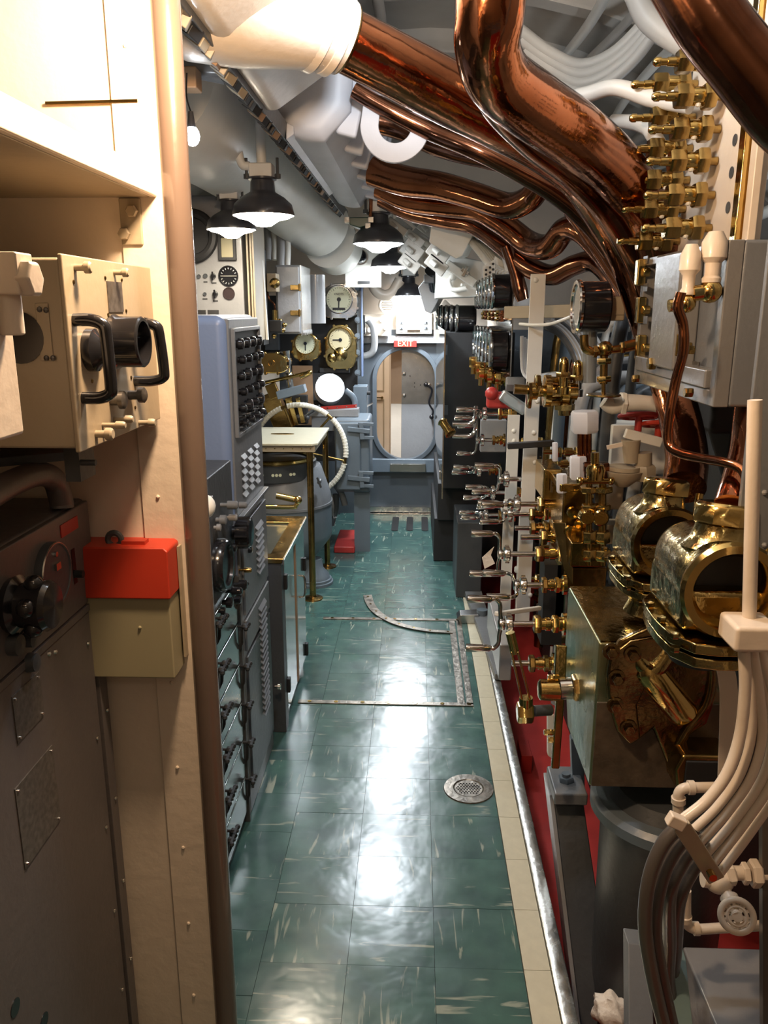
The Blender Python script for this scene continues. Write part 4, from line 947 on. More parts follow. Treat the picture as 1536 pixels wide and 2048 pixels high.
G().sph(c, .019, 16, (1,1,1.25)).build('bulb', M['bulb'], e); G().cyl(c+V((0,0,.018)), c+V((0,0,.055)), .011, 12, .006).build('socket', M['shade'], e)
g = G().tube([c+V((0,0,.055)), c+V((-.008,0,.09)), c+V((-.004,0,.14))], .002, 6); g.build('flex', M['black'], e)
# ================================================================ CASTINGS OF THE OVERHEAD MANIFOLD
def casting(name, label, y0, y1, mt, poly, cat='casting'):
    e = thing(name, label, cat, (poly[0][0], (y0+y1)/2, poly[0][1]))
    g = G().prism([V((x, y0, z)) for x, z in poly], (0, y1-y0, 0)); g.build('body', mt, e, bev=.06, seg=4); return e
ZC, XCN = 2.20, -.446
e1 = casting('manifold_casting', 'big cream cast housing overhead nearest the camera, feeding the fattest copper pipe', 1.15, 2.45, M['cream'], [(XCN, ZC+.0), (-.40, 2.19), (-.20, 2.32), (-.16, 2.66), (-.8, 2.66), (XCN-.04, ZC+.08)])
def flange(parent, c, ax, r, t, mt, nb=10, br=.012):
    G().lathe(c, ax, [(0,r*.96),(t*.1,r),(t*.9,r),(t,r*.96)], 40).build('flange', mt, parent)
    a, u, v = frame(ax)
    for k in range(nb):
        th = 2*math.pi*k/nb; q = V(c)+a*t+(u*math.cos(th)+v*math.sin(th))*r*.82; G().hexn(q, q+a*.012, br).build('bolt', mt, parent)
A0_ = pt(690, 78, Y=2.05); A1_ = pt(905, 190, Y=2.2); da = (A1_-A0_).normalized()
rA = 54*mpp(2.05)
g = G().lathe(A0_-da*.34, da, [(-.06,rA*2.7),(.02,rA*2.7),(.13,rA*2.25),(.24,rA*1.6),(.34,rA*1.15)], 36); g.build('neck', M['cream'], e1)
flange(e1, A0_-da*.085, da, rA*1.5, .028, M['cream'], 10, .010)
flange(e1, A0_-da*.040, da, rA*1.36, .022, M['cream'], 0)
G().lathe(A0_-da*.02, da, [(0,rA*1.18),(.02,rA*1.16),(.025,rA*1.08)], 36).build('collar', M['brassd'], e1)
e2_ = casting('manifold_casting', 'second white cast housing overhead with bolted lugs, behind the lifting ring', 2.75, 4.55, M['lav'], [(XCN+.03, ZC+.0), (-.37, 2.17), (-.30, 2.18), (-.215, 2.27), (-.19, 2.60), (-.75, 2.62), (XCN-.04, ZC+.08)])
q = pt(652, 305, Y=3.4); G().lathe(pt(655, 300, Y=3.35), (.55,-.5,-.8), [(-.06,.085),(.004,.085),(.010,.078),(.010,.03),(.016,.028),(.016,0)], 28, caps=False).build('cover_boss', M['lav'], e2_)
for k in range(6):
    y = 2.82+.30*k; g = G().bar((-.235, y, 2.20), (-.16, y, 2.50), .07, .03, (0,1,0)); g.build('lug', M['lav'], e2_, bev=.01)
    for z in (.2, .75): q = V((-.235, y, 2.20)).lerp(V((-.16, y, 2.50)), z); G().hexn(q+V((.01,0,-.02)), q+V((.02,0,-.035)), .013).build('bolt', M['lav'], e2_)
# lower flange band with square bolts
rb = random.Random(5)
e = thing('flange_band', 'long dark bolted flange band running aft along the overhead castings', 'flange', (XCN, 3.3, ZC))
G().prism([(XCN-.012, 1.35, ZC-.01), (XCN+.02, 1.35, ZC-.02), (XCN+.03, 1.35, ZC+.03), (XCN-.01, 1.35, ZC+.05)], (0, 3.75, 0)).build('band', M['dgrey'], e, bev=.003)
G().prism([(XCN+.024, 2.75, ZC-.022), (XCN+.05, 2.75, ZC-.005), (XCN+.05, 2.75, ZC+.02), (XCN+.026, 2.75, ZC+.03)], (0, 1.3, 0)).build('white_edge', M['lav'], e, bev=.004)
for k in range(60):
    y = 1.36+k*.062; g = G().cbox((XCN-.004, y, ZC-.014), (.038, .042, .026), rotm('Y', 35)@rotm('Z', rb.uniform(-18,18))); g.build('square_bolt', M['tan' if y < 2.2 and k % 3 else 'brown' if k % 4 == 1 else 'blackm'], e, bev=.002)
# lifting ring (U shaped pale shackle plate)
YL = 2.75; c = pt(790, 250, Y=YL); s = mpp(YL)
def u_ring():
    out, inn = [], []
    n = 24
    for k in range(n+1):
        t = math.pi+math.pi*k/n; out.append(c+V((66*s*math.cos(t), 0, 66*s*math.sin(t)))); inn.append(c+V((31*s*math.cos(t), 0, 31*s*math.sin(t))))
    out = [c+V((-50*s, 0, 100*s))]+out+[c+V((70*s, 0, 60*s))]; inn = [c+V((-20*s, 0, 100*s))]+inn+[c+V((36*s, 0, 60*s))]
    return out, inn
o_, i_ = u_ring(); g = G(); n = len(o_); off = V((0,.018,0)); vs = o_+i_+[p+off for p in o_]+[p+off for p in i_]; fs = []
for k in range(n-1): fs += [(k, n+k, n+k+1, k+1), (2*n+k, 2*n+k+1, 3*n+k+1, 3*n+k), (k, k+1, 2*n+k+1, 2*n+k), (n+k, 3*n+k, 3*n+k+1, n+k+1)]
fs += [(0, 2*n, 3*n, n), (n-1, 2*n-1, 4*n-1, 3*n-1)]; g.add(vs, fs)
tag(g.build('lifting_eye', M['lav'], bev=.003), 'pale U shaped lifting eye plate hanging among the copper pipes', 'lifting eye')
# ================================================================ COPPER PIPES
def pipe(name, label, path, rpx, mt, n=22, cat='pipe', group=None):
    P = [pt(x, y, Y=Y) for x, y, Y in path]; rs = [((rpx[i] if isinstance(rpx, (list, tuple)) else rpx)*mpp(path[i][2])) for i in range(len(path))]
    return tag(G().tube(P, rs, n, 10).build(name, mt), label, cat, group)
pipe('copper_pipe', 'fattest copper pipe slanting from the cream casting across the overhead', [(683,76,2.05),(800,136,2.12),(905,190,2.2),(1000,238,2.28),(1090,292,2.38),(1160,350,2.5),(1215,430,2.6),(1262,520,2.65),(1300,640,2.6),(1345,780,2.45),(1372,900,2.28),(1368,975,2.15)], [55,55,56,54,48,44,42,40,40,40,42,44], M['copper'], 28)
pipe('copper_pipe', 'fat copper pipe dropping from the ceiling and bending right into the manifold', [(985,-80,1.72),(980,20,1.74),(975,95,1.78),(1000,160,1.86),(1070,215,1.98),(1150,270,2.12),(1230,340,2.3),(1300,440,2.45),(1350,600,2.5)], [66,64,60,60,60,58,54,50,48], M['copper'], 30)
pipe('copper_pipe', 'dark polished pipe running under the fat bent copper pipe', [(950,120,1.92),(985,210,2.02),(1060,285,2.15),(1140,345,2.25),(1210,420,2.4),(1270,520,2.5),(1310,620,2.5)], [24,24,26,26,24,22,22], M['copperd'], 20)
pipe('copper_pipe', 'slim dull pipe tucked beneath the fattest copper pipe', [(708,180,2.75),(780,222,2.75),(860,262,2.75),(950,300,2.7),(1040,345,2.7),(1130,400,2.7),(1200,470,2.7),(1262,560,2.7)], [15,16,17,17,18,20,20,20], M['copperd'], 18)
pipe('copper_pipe', 'copper pipe behind the lifting eye ending in a bright elbow', [(725,235,3.3),(800,255,3.3),(880,290,3.25),(960,312,3.2),(1020,322,3.15),(1060,300,3.1),(1120,300,3.1)], [22,22,22,20,20,18,18], M['copperd'], 18)
pipe('copper_pipe', 'copper pipe with an upturned elbow, upper of the three wavy pipes', [(745,342,3.7),(810,362,3.65),(880,372,3.55),(950,392,3.45),(1015,412,3.35),(1058,398,3.25),(1085,368,3.2),(1120,372,3.1),(1160,425,3.0),(1210,500,2.9),(1265,590,2.8)], [28,28,26,25,25,24,24,26,26,24,22], M['copper'], 20)
pipe('copper_pipe', 'copper pipe between the two other wavy pipes overhead', [(758,376,3.9),(820,402,3.85),(890,412,3.75),(955,420,3.65),(1010,450,3.55),(1060,488,3.45),(1100,492,3.3),(1130,460,3.2),(1165,462,3.1),(1215,520,3.0),(1265,600,2.9)], [20,20,20,21,22,24,24,24,24,22,20], M['copper'], 20)
pipe('copper_pipe', 'lowest of the wavy copper pipes dipping towards the manifold', [(762,398,4.1),(820,425,4.05),(890,440,3.95),(950,452,3.85),(1005,490,3.7),(1060,535,3.55),(1105,550,3.45),(1150,530,3.35),(1190,525,3.25),(1235,575,3.1),(1275,640,3.0)], [15,16,17,18,19,20,20,20,19,18,18], M['copperd'], 20)
for k in range(4):
    x0, y0 = 1150+k*22, 380+k*34
    pipe('copper_tube', 'thin copper tube in the fan by the grey valve box, %s from the left' % ORD[k], [(1105+k*26, 372+k*16, 2.9), (1160+k*22, 440+k*14, 2.8), (1215+k*14, 520+k*10, 2.7), (1272+k*4, 615+k*6, 2.6)], 8, M['copper'], 12, 'pipe', 'fan of thin copper tubes')
pipe('copper_pipe', 'aged vertical copper branch pipe beside the white strap', [(1013,492,3.6),(1030,540,3.6),(1040,580,3.6),(1046,600,3.6)], [12,13,15,12], M['copperd'], 14)
pipe('dark_pipe', 'dark fat pipe crossing the top right corner overhead', [(1360,-60,1.35),(1420,40,1.35),(1490,130,1.35),(1560,220,1.35),(1640,300,1.35)], [62,62,62,62,62], M['copperd'], 26)
# pale ceiling pipes, upper right
for k in range(4):
    pipe('cable_run', 'pale looped cable in the upper right overhead, %s from the top' % ORD[k], [(1040+k*6, 60+k*22, 3.0), (1100+k*4, 105+k*18, 2.95), (1160, 130+k*18, 2.9), (1220, 110+k*17, 2.85), (1275, 60+k*17, 2.8), (1320, 0+k*16, 2.75)], 11, M['hull'], 10, 'cable', 'looped cables overhead right')
pipe('white_pipe', 'pale pipe reaching from the overhead loop to the brass fittings', [(1040,140,2.5),(1100,200,2.45),(1170,190,2.4),(1230,175,2.35),(1300,195,2.3),(1380,215,2.2)], [12,14,14,14,16,12], M['hull'], 16)
pipe('white_pipe', 'pale upper pipe arching over the loop of cables', [(1270,-20,2.6),(1300,40,2.6),(1370,90,2.55),(1430,120,2.5)], [22,22,22,20], M['hull'], 16)
pipe('white_pipe', 'short pale pipe elbow below the brass fitting column', [(1225,240,2.5),(1290,250,2.4),(1310,275,2.35),(1330,300,2.3)], [10,16,14,10], M['hull'], 14)
# ================================================================ BIG PALE AIR DUCT, PORT SIDE
P = [pt(300, 150, Y=2.8), pt(375, 225, Y=3.1), pt(440, 275, Y=3.6), pt(520, 340, Y=4.2), pt(590, 405, Y=4.7), pt(635, 447, Y=5.0)]
e = thing('air_duct', 'large smooth white air duct running aft on the port side overhead', 'duct', P[2])
G().tube(P, [.22,.22,.22,.22,.205,.19], 40, 8).build('duct_body', M['white'], e)
G().lathe(P[-1], P[-1]-P[-2], [(-.01,.185),(.03,.187),(.04,.17),(.06,.12),(.065,0)], 40, caps=False).build('end_cap', M['white'], e)
g = G().lathe(P[-1]+V((.05,.2,-.08)), (.2,1,-.25), [(0,.17),(.18,.165),(.2,.13)], 36); g.build('lower_duct', M['white'], e)
for (y0, x, z, r, lb) in ((3.4,-1.28,2.02,.17,'white rounded tank end below the near lamp, port overhead'),(2.5,-.92,2.36,.15,'white duct bend high behind the brown edge post')):
    t = thing('white_tank', lb, 'tank', (x, y0, z)); G().lathe((x, y0, z), (.1,1,0), [(0,.02),(.015,r*.6),(.05,r*.9),(.09,r),(.8,r)], 32).build('shell', M['white'], t)
    G().torus((x+.01, y0+.12, z), (.1,1,0), r, .008, 32, 6).build('seam_band', M['white'], t)
pipe('white_pipe', 'pale pipe at the top behind the brown edge post', [(350,60,2.3),(368,110,2.3),(400,135,2.3),(445,140,2.3)], [18,20,20,16], M['lgrey'], 14)
pipe('white_pipe', 'straight pale brace pipe under the pipe behind the brown post', [(362,140,2.3),(400,148,2.3),(450,158,2.3)], [10,10,10], M['lgrey'], 12)
tag(G().bar(pt(350,160,Y=2.2), pt(398,160,Y=2.2), .06, .05).build('wood_block', M['brown'], bev=.004), 'tan block bracket beside the top of the brown edge post', 'bracket')
# ================================================================ AFT OVERHEAD CLUTTER
a, b_ = pt(690, 497, Y=5.5), pt(762, 575, Y=5.5)
e = thing('overhead_plate', 'white sheet metal plate with a round cut-out above the silver gauge', 'panel', (a.x, 5.5, b_.z))
cc = pt(721, 514, Y=5.5); rr_ = 15*mpp(5.5); n = 40
def rect_loop(x0, x1, z0, z1, y, c, n):
    out = []
    for i in range(n):
        t = 2*math.pi*i/n; cs, sn = math.cos(t), math.sin(t); k = min(((x1-c.x)/cs if cs > 1e-6 else (x0-c.x)/cs if cs < -1e-6 else 9), ((z1-c.z)/sn if sn > 1e-6 else (z0-c.z)/sn if sn < -1e-6 else 9)); out.append(V((c.x+cs*k, y, c.z+sn*k)))
    return out
g = G().ring(rect_loop(a.x, b_.x, b_.z, a.z+.02, 5.5, cc, n), [V((cc.x+rr_*math.cos(2*math.pi*i/n), 5.5, cc.z+rr_*math.sin(2*math.pi*i/n))) for i in range(n)], (0,.01,0)); g.build('sheet', M['white'], e)
G().box((a.x, 5.42, b_.z), (b_.x, 5.5, b_.z+.012)).build('lower_lip', M['white'], e)
a, b_ = pt(716, 562, Y=5.49), pt(740, 568, Y=5.49); G().box((a.x, 5.49, b_.z), (b_.x, 5.5, a.z)).build('slot', M['blackm'], e)
e = thing('black_hoist_ball', 'black ball fitting on a rod in the white plate cut-out', 'fitting', cc)
G().sph(cc-V((0,.06,0)), rr_*.9, 18).build('ball', M['black'], e)
g = G().cyl(pt(676,502,Y=5.4), pt(710,514,Y=5.4), .012, 8); g.bar(pt(690,470,Y=5.4), pt(687,510,Y=5.4), .05, .05, (0,1,0)); g.bar(pt(700,480,Y=5.4), pt(697,505,Y=5.4), .03, .04, (0,1,0)); g.build('arm', M['blackm'], e, bev=.004)
q = pt(718, 440, Y=4.4)
e = thing('chain_block', 'dark green block with chromed corners above the bright aisle lamp', 'block', q)
G().prism([pt(692,434,Y=4.4), pt(744,434,Y=4.4), pt(738,450,Y=4.4), pt(720,456,Y=4.4), pt(700,450,Y=4.4)], (0,.12,0)).build('body', M['green'], e, bev=.006)
for (px, py) in ((694,440),(742,440),(736,452)): G().cbox(pt(px, py, Y=4.38), (.03,.03,.03)).build('corner', M['chrome'], e, bev=.003)
G().cyl(pt(742, 396, Y=4.4), pt(741, 434, Y=4.4), .010, 10).build('rod', M['copper'], e)
# cable trays along the hull, starboard overhead
k = 0
for (aa, rr2, rad) in ((14,HR-.16,.020),(17,HR-.18,.016),(20,HR-.15,.024),(23.5,HR-.19,.018),(27,HR-.17,.026),(31,HR-.2,.020),(34,HR-.17,.016),(37,HR-.2,.024),(41,HR-.18,.02),(45,HR-.2,.026),(49,HR-.18,.018),(53,HR-.2,.024)):
    pts = [hp(aa+1.2*math.sin(j*1.3+k), 2.6+j*.62, rr2+.02*math.sin(j+k)) for j in range(7)]
    tag(G().tube(pts, rad, 10, 4).build('cable_run', M['hull' if k % 3 else 'white']), 'white cable running aft on the starboard overhead, %s outward from the crown' % ORD[k], 'cable', 'white cables along the overhead'); k += 1
k = 0
for (aa, rr2, rad) in ((-6,HR-.17,.022),(-10,HR-.15,.018),(-38,HR-.2,.03),(-44,HR-.22,.02),(-50,HR-.2,.028)):
    pts = [hp(aa+1.0*math.sin(j*1.1+k), 2.6+j*.62, rr2) for j in range(7)]
    tag(G().tube(pts, rad, 10, 4).build('cable_run', M['hull']), 'white cable running aft on the port overhead, %s outward from the crown' % ORD[k], 'cable', 'white cables along the port overhead'); k += 1
for k, (px, q_) in enumerate(sorted((775+(j*37) % 95, j) for j in range(16))):
    py = 440+(q_*23) % 90; Y = 4.6+(q_ % 5)*.25
    a = pt(px, py, Y=Y); g = G().bar(a, a+V((.10,0,-.075)), .05+.02*(k % 3), .035, (0,1,0)); g.cyl(a+V((.02,-.02,-.02)), a+V((.05,-.05,-.05)), .016, 8)
    tag(g.build('cable_clamp', M['hull'], bev=.006), 'white clamp block on the aft overhead cables, %s from the left' % ORD[k], 'clamp', 'clamp blocks on the overhead cables')
for k in range(5):
    y0 = 455+k*14; pts = [pt(790+k*6, y0, Y=5.4), pt(830+k*5, y0+18, Y=5.2), pt(870+k*4, y0+42, Y=5.0), pt(900, y0+60, Y=4.9)]
    tag(G().tube(pts, .020, 10, 5).build('cable_run', M['white']), 'slanting white cable above the second aisle lamp, %s from the top' % ORD[k], 'cable', 'slanting white cables aft')
# tilted white box upper centre right
def quadbox(name, label, cat, q, off, mt, bev=.006):
    return tag(G().prism(q, off).build(name, mt, bev=bev), label, cat)
YT = 4.1
quadbox('overhead_box', 'smooth white tilted box under the wavy copper pipes', 'box', [pt(862,452,Y=YT), pt(880,440,Y=YT), pt(952,458,Y=YT), pt(925,512,Y=YT), pt(912,518,Y=YT), pt(858,485,Y=YT)], (.06,.5,.03), M['white'])
for k in range(6):
    tag(G().tube([pt(928+k*9, 470+k*5, Y=4.2), pt(955+k*8, 500+k*4, Y=4.1), pt(985+k*6, 540+k*2, Y=4.0)], .016, 10, 5).build('cable_run', M['white']), 'white cable in the ribbon beside the tilted box, %s from the left' % ORD[k], 'cable', 'ribbon of cables beside the tilted box')
quadbox('curved_guard', 'white curved guard plate beside the cable ribbon', 'panel', [pt(953,455,Y=4.0), pt(985,475,Y=4.0), pt(1012,505,Y=4.0), pt(1020,540,Y=4.0), pt(1020,582,Y=4.0), pt(1012,582,Y=4.0), pt(1010,542,Y=4.0), pt(1003,512,Y=4.0), pt(980,484,Y=4.0), pt(950,463,Y=4.0)], (0,.6,0), M['white'], .002)
quadbox('side_plate', 'white slanting plate above the black gauges', 'panel', [pt(990,512,Y=4.02), pt(1019,530,Y=4.02), pt(1019,582,Y=4.02), pt(1008,560,Y=4.02), pt(975,562,Y=4.02)], (0,.02,0), M['white'], .001)
e = thing('cable_grommet_plate', 'small white plate punched with dark holes above the gauge rows', 'plate', pt(980, 545, Y=3.98))
G().prism([pt(966,556,Y=3.98), pt(966,532,Y=3.98), pt(990,518,Y=3.98), pt(990,546,Y=3.98)], (0,.01,0)).build('sheet', M['white'], e)
for (px, py) in ((972,540),(980,535),(986,528),(972,549),(980,545),(986,539)): q = pt(px, py, Y=3.975); G().cyl(q, q+V((0,-.006,0)), .006, 8).build('hole', M['blackm'], e)
# white cabinet at the top of the starboard aft side
YQ = 4.75; a, b_ = pt(873, 508, Y=YQ), pt(925, 597, Y=YQ)
e = thing('white_cabinet', 'white steel cabinet with bent conduit hanging left of the gauge rows', 'cabinet', (a.x, YQ, b_.z))
G().prism([(a.x, YQ, b_.z), (b_.x+.08, YQ, b_.z+.01), (b_.x+.14, YQ, b_.z+.2), (a.x+.06, YQ, a.z+.0), (a.x, YQ, a.z)], (0,.35,0)).build('case', M['white'], e, bev=.008)
g = G().tube([pt(905,553,Y=YQ-.03), pt(898,562,Y=YQ-.03), pt(902,576,Y=YQ-.03), pt(912,580,Y=YQ-.03), pt(932,577,Y=YQ-.03)], .014, 10); g.sph(pt(905,553,Y=YQ-.03), .022, 12); g.build('bent_conduit', M['white'], e)
g = G().bar(pt(893,528,Y=YQ-.04), pt(950,568,Y=YQ-.04), .05, .05, (0,1,0)); g.build('cover_bar', M['white'], e, bev=.006)
g = G().cbox(pt(930,543,Y=YQ-.08), (.05,.02,.022), rotm('Y', 35)); g.cbox(pt(930,543,Y=YQ-.09), (.02,.02,.06), rotm('Y', 25)); g.build('toggle_catch', M['chrome'], e, bev=.003)
for (px, py) in ((918,552),(933,563),(924,570)): G().sph(pt(px, py, Y=YQ-.02), .010, 8).build('screw', M['white'], e)
quadbox('cable_duct', 'grey slanting cable trunk left of the white cabinet', 'trunk', [pt(836,575,Y=5.2), pt(852,556,Y=5.2), pt(878,598,Y=5.2), pt(862,628,Y=5.2), pt(850,622,Y=5.2)], (.05,.5,.02), M['cable'])
e = thing('black_spotlight', 'small black cylindrical fitting left of the white cabinet', 'fitting', pt(862, 555, Y=5.0))
G().cyl(pt(866,540,Y=5.0), pt(870,578,Y=5.1), .05, 18, .035).build('barrel', M['black'], e); G().cbox(pt(858,558,Y=5.0), (.06,.05,.05)).build('mount', M['dgrey'], e, bev=.005)
quadbox('sloping_cover', 'cream sloping cover plate behind the near end of the gauge rows', 'panel', [pt(868,628,Y=5.9), pt(890,598,Y=5.9), pt(912,620,Y=5.9), pt(905,660,Y=5.9), pt(868,682,Y=5.9)], (0,.03,0), M['cream'], .002)
# round ribbed cream instruments over header
e = thing('round_vent', 'cream round ventilator ring on the upper bulkhead behind the last lamp', 'vent', pt(774, 610, Y=6.2))
q = pt(774, 610, Y=6.25); G().torus(q, (0,-1,0), .055, .012, 28, 8).build('rim', M['cream'], e); G().lathe(q, (0,1,0), [(0,.05),(.01,.05)], 24).build('face', M['tan'], e)
for i in range(-3, 4): G().box((q.x-.045, q.y-.01, q.z+i*.013-.003), (q.x+.045, q.y-.004, q.z+i*.013+.003)).build('slat', M['cream'], e)
g = G().tube([pt(742,545,Y=6.1), pt(748,575,Y=6.1), pt(765,590,Y=6.1), pt(785,585,Y=6.1), pt(800,560,Y=6.1)], .04, 14)
tag(g.build('cream_duct', M['cream']), 'cream bent duct behind the aisle lamps', 'duct')
a, b_ = pt(727, 628, Y=6.3), pt(782, 672, Y=6.3)
e = thing('valve_board', 'cream fitting board with small round valves at the top left of the hatch', 'panel', (a.x, 6.3, b_.z))
G().box((a.x, 6.3, b_.z), (b_.x, 6.34, a.z)).build('board', M['cream'], e, bev=.004)
for (px, py) in ((735,640),(744,646),(755,652),(740,660),(765,640),(772,655)): q = pt(px, py, Y=6.3); g = G().cyl(q, q-V((0,.04,0)), .018, 12); g.build('valve_cap', M['white'], e)
a, b_ = pt(726, 630, Y=6.05), pt(731, 668, Y=6.05); tag(G().box((a.x, 6.0, b_.z), (b_.x, 6.1, a.z)).build('terminal_strip', M['black'], bev=.003), 'narrow black terminal strip at the end of the bolted upright', 'strip')
# ================================================================ STARBOARD FOREGROUND: GREY VALVE BOX AND FITTINGS
XB = .62
def px_(x, y, X=XB): return pt(x, y, X=X)
zb = pt(1425, 815, X=XB).z; yn = pt(1425, 815, X=XB).y; yf = pt(1265, 780, X=XB).y; zt = pt(1400, 492, X=XB).z
e = thing('valve_box', 'large grey steel valve box with recessed left side on the starboard hand', 'box', (XB+.2, (yn+yf)/2, zb))
G().box((XB+.03, yn, zb), (XB+.55, yf, zt)).build('case', M['grey'], e, bev=.008)
g = G(); 
g.ring([V((XB,yn,zb)),V((XB,yf,zb)),V((XB,yf,zt)),V((XB,yn,zt))],[V((XB,yn+.03,zb+.035)),V((XB,yf-.03,zb+.035)),V((XB,yf-.03,zt-.02)),V((XB,yn+.03,zt-.02))],(.032,0,0)); g.build('side_frame', M['boxgrey'], e, bev=.003)
g = G().box((XB-.022, yn+.22, zb+.06), (XB+.03, yn+.42, zt-.005)); g.build('door_plate', M['boxgrey'], e, bev=.006)
G().box((XB-.008, yn+.04, zb+.035), (XB+.03, yf-.03, zb+.075)).build('lower_plate', M['boxgrey'], e, bev=.004)
for (px, py, r) in ((1310,727,.017),(1278,757,.011),(1385,785,.011),(1388,700,.010)): q = px_(px, py, XB-.012); G().hexn(q, q-V((.018,0,0)), r).build('bolt', M['brassd'], e)
for (px, py) in ((1385, 645), (1392, 735)): q = px_(px, py, XB+.028); G().box((q.x-.004, q.y-.022, q.z-.014), (q.x, q.y+.022, q.z+.014)).build('data_plate', M['plate'], e, bev=.001)
for (px, py) in ((1382, 598), (1383, 690)):
    q = px_(px, py, XB+.02); g = G().cyl(q, q-V((.03,0,0)), .008, 10); g.cbox(q-V((.032,0,0)), (.01,.014,.05)); g.build('latch', M['brassd'], e, bev=.002)
for (py) in (545, 620, 695):
    q = pt(1281, py, X=XB-.02, ); q = pt(1281, py, Y=yf-.03); g = G().cbox(q, (.024,.03,.07)); g.cyl(q-V((.0,.02,0)), q+V((.02,-.02,0)), .012, 12); g.build('wing_nut', M['brass'], e, bev=.004)
for py in (520, 575, 640): q = px_(1292, py, XB-.002); G().box((q.x-.002, q.y-.02, q.z-.01), (q.x, q.y+.02, q.z+.01)).build('label_plate', M['plate'], e)
# sloped blue grey surface beneath
e = tag(G().prism([pt(1398,812,Y=2.6), pt(1560,812,Y=2.6), pt(1560,1080,Y=2.6), pt(1500,1070,Y=2.6), pt(1440,950,Y=2.6)], (.2,.4,-.05)).build('sloped_trunk', M['bgrey'], bev=.01), 'blue grey sloping trunk behind the copper pipes below the grey valve box', 'trunk')
# manifold plate with brass fittings
XP = .72
ya, yb = pt(1500, 300, X=XP).y, pt(1372, 300, X=XP).y
e = thing('fitting_panel', 'cream backing plate carrying two columns of brass hex fittings', 'panel', (XP, (ya+yb)/2, 1.79))
G().box((XP, ya-.06, 1.785), (XP+.02, yb, 2.33)).build('plate', M['cream'], e, bev=.004)
for k, py in enumerate((205, 280, 345, 415)):
    q = px_(1478-k*7, py, XP); G().lathe(q+V((-.001,0,0)), (-1,0,0), [(0,.013),(.0012,.013)], 18).build('round_hole', M['dgrey'], e)
q1 = pt(1508, 150, X=XP-.02); q2 = pt(1492, 495, X=XP-.02)
G().box((XP-.03, q1.y-.012, 1.79), (XP-.0, q1.y+.02, 2.34)).build('brass_strip', M['brass'], e, bev=.003)
G().box((XP-.018, q1.y-.05, 1.79), (XP-.0, q1.y-.018, 2.34)).build('cream_strip', M['cream'], e, bev=.003)
proto = None; fitn = 0
FL = .165
def make_fitting(loc, label, grp):
    e = thing('hex_fitting', label, 'fitting', loc, grp); o = V(loc); X_ = V((-1,0,0))
    g = G().lathe(o, X_, [(0,.010),(.02,.010)], 12); g.cyl(o, o+X_*.165, .0075, 12); g.build('stem', M['brassd'], e)
    G().hexn(o+X_*.022, o+X_*.050, .032).build('large_nut', M['brassd'], e)
    g = G().lathe(o, X_, [(.046,.021),(.075,.021),(.08,.018)], 16); g.build('body', M['brass'], e)
    G().hexn(o+X_*.076, o+X_*.114, .028).build('gland_nut', M['brassd'], e)
    g = G().lathe(o, X_, [(.112,.011),(.135,.010),(.136,.008),(.15,.008),(.151,.0105),(.162,.0105),(.168,.006)], 14); g.build('tip', M['brass'], e)
    G().sph(o+X_*.062+V((0,-.006,-.018)), .0075, 8).build('screw', M['white'], e)
    return e
rows_a = [(1430,122),(1427,192),(1418,258),(1412,322),(1406,390),(1400,456)]
rows_b = [(1372,168),(1368,235),(1362,297),(1356,360),(1348,418),(1336,482)]
word = ['topmost', 'second', 'third', 'fourth', 'fifth', 'lowest']
for col, rows in ((0, rows_a), (1, rows_b)):
    for k, (x, y) in enumerate(rows):
        q = pt(x+22, y, X=XP-.002)
        lb = '%s brass hex fitting in the %s column on the cream plate' % (word[k], ['right', 'left'][col])
        if proto is None: proto = make_fitting(q, lb, 'brass fittings on the cream plate')
        else: dup(proto, None, q, label=lb)
# white glands with brass elbows
for i, (px, py, r) in enumerate(((1428,505,.020),(1380,530,.016))):
    q = pt(px, py, Y=1.70); e = thing('pipe_gland', ['larger cream gland with a brass elbow hanging under the fitting plate', 'smaller cream gland left of the larger one above the thin copper tube'][i], 'fitting', q)
    g = G().lathe(q+V((0,0,.04)), (0,0,-1), [(0,r*.7),(.02,r*1.25),(.05,r*1.3),(.06,r*.8),(.085,r*.75),(.09,r*.95),(.098,r*.9)], 20); g.build('gland', M['cream'], e)
    g = G().sph(q+V((0,0,-.075)), r*1.2, 14); g.cyl(q+V((0,0,-.075)), q+V((-.035,0,-.08)), r*.8, 12); g.build('elbow', M['brass'], e)
PC = [(1362,585,1.62),(1356,615,1.62),(1366,650,1.62),(1367,700,1.62),(1352,760,1.64),(1341,820,1.64),(1336,870,1.64),(1342,895,1.63),(1365,908,1.60),(1410,918,1.55),(1450,925,1.50),(1482,938,1.47),(1495,962,1.45)]
pipe('copper_tube', 'thin bent copper tube running down in front of the grey valve box', PC, 10, M['copper'], 16)
tag(G().cyl(pt(1510,800,Y=1.3), pt(1498,1250,Y=1.3), .0115, 16).build('conduit', M['cream']), 'vertical cream conduit at the right margin above the box coupling', 'pipe')
a = pt(1516, 700, Y=1.42); b_ = pt(1516, 1305, Y=1.42)
e = thing('right_stanchion', 'flat grey painted stanchion at the right margin with small screws', 'post', (a.x+.05, 1.42, -.4))
G().prism([V((a.x, 1.42, 2.2)), V((a.x+.12, 1.42, 2.2)), V((a.x+.12, 1.42, b_.z-.05)), V((a.x+.02, 1.42, b_.z-.03)), V((a.x, 1.42, b_.z))], (0,.012,0)).build('plate', M['grey'], e, bev=.002)
G().prism([pt(1524,1480,Y=1.45), pt(1580,1480,Y=1.45), pt(1600,2100,Y=1.30), pt(1527,2100,Y=1.30)], (0,.02,0)).build('lower_plate', M['hose'], e, bev=.002)
for py in (985, 1090, 1220): q = pt(1529, py, Y=1.418); G().sph(q, .005, 8).build('screw', M['lgrey'], e)
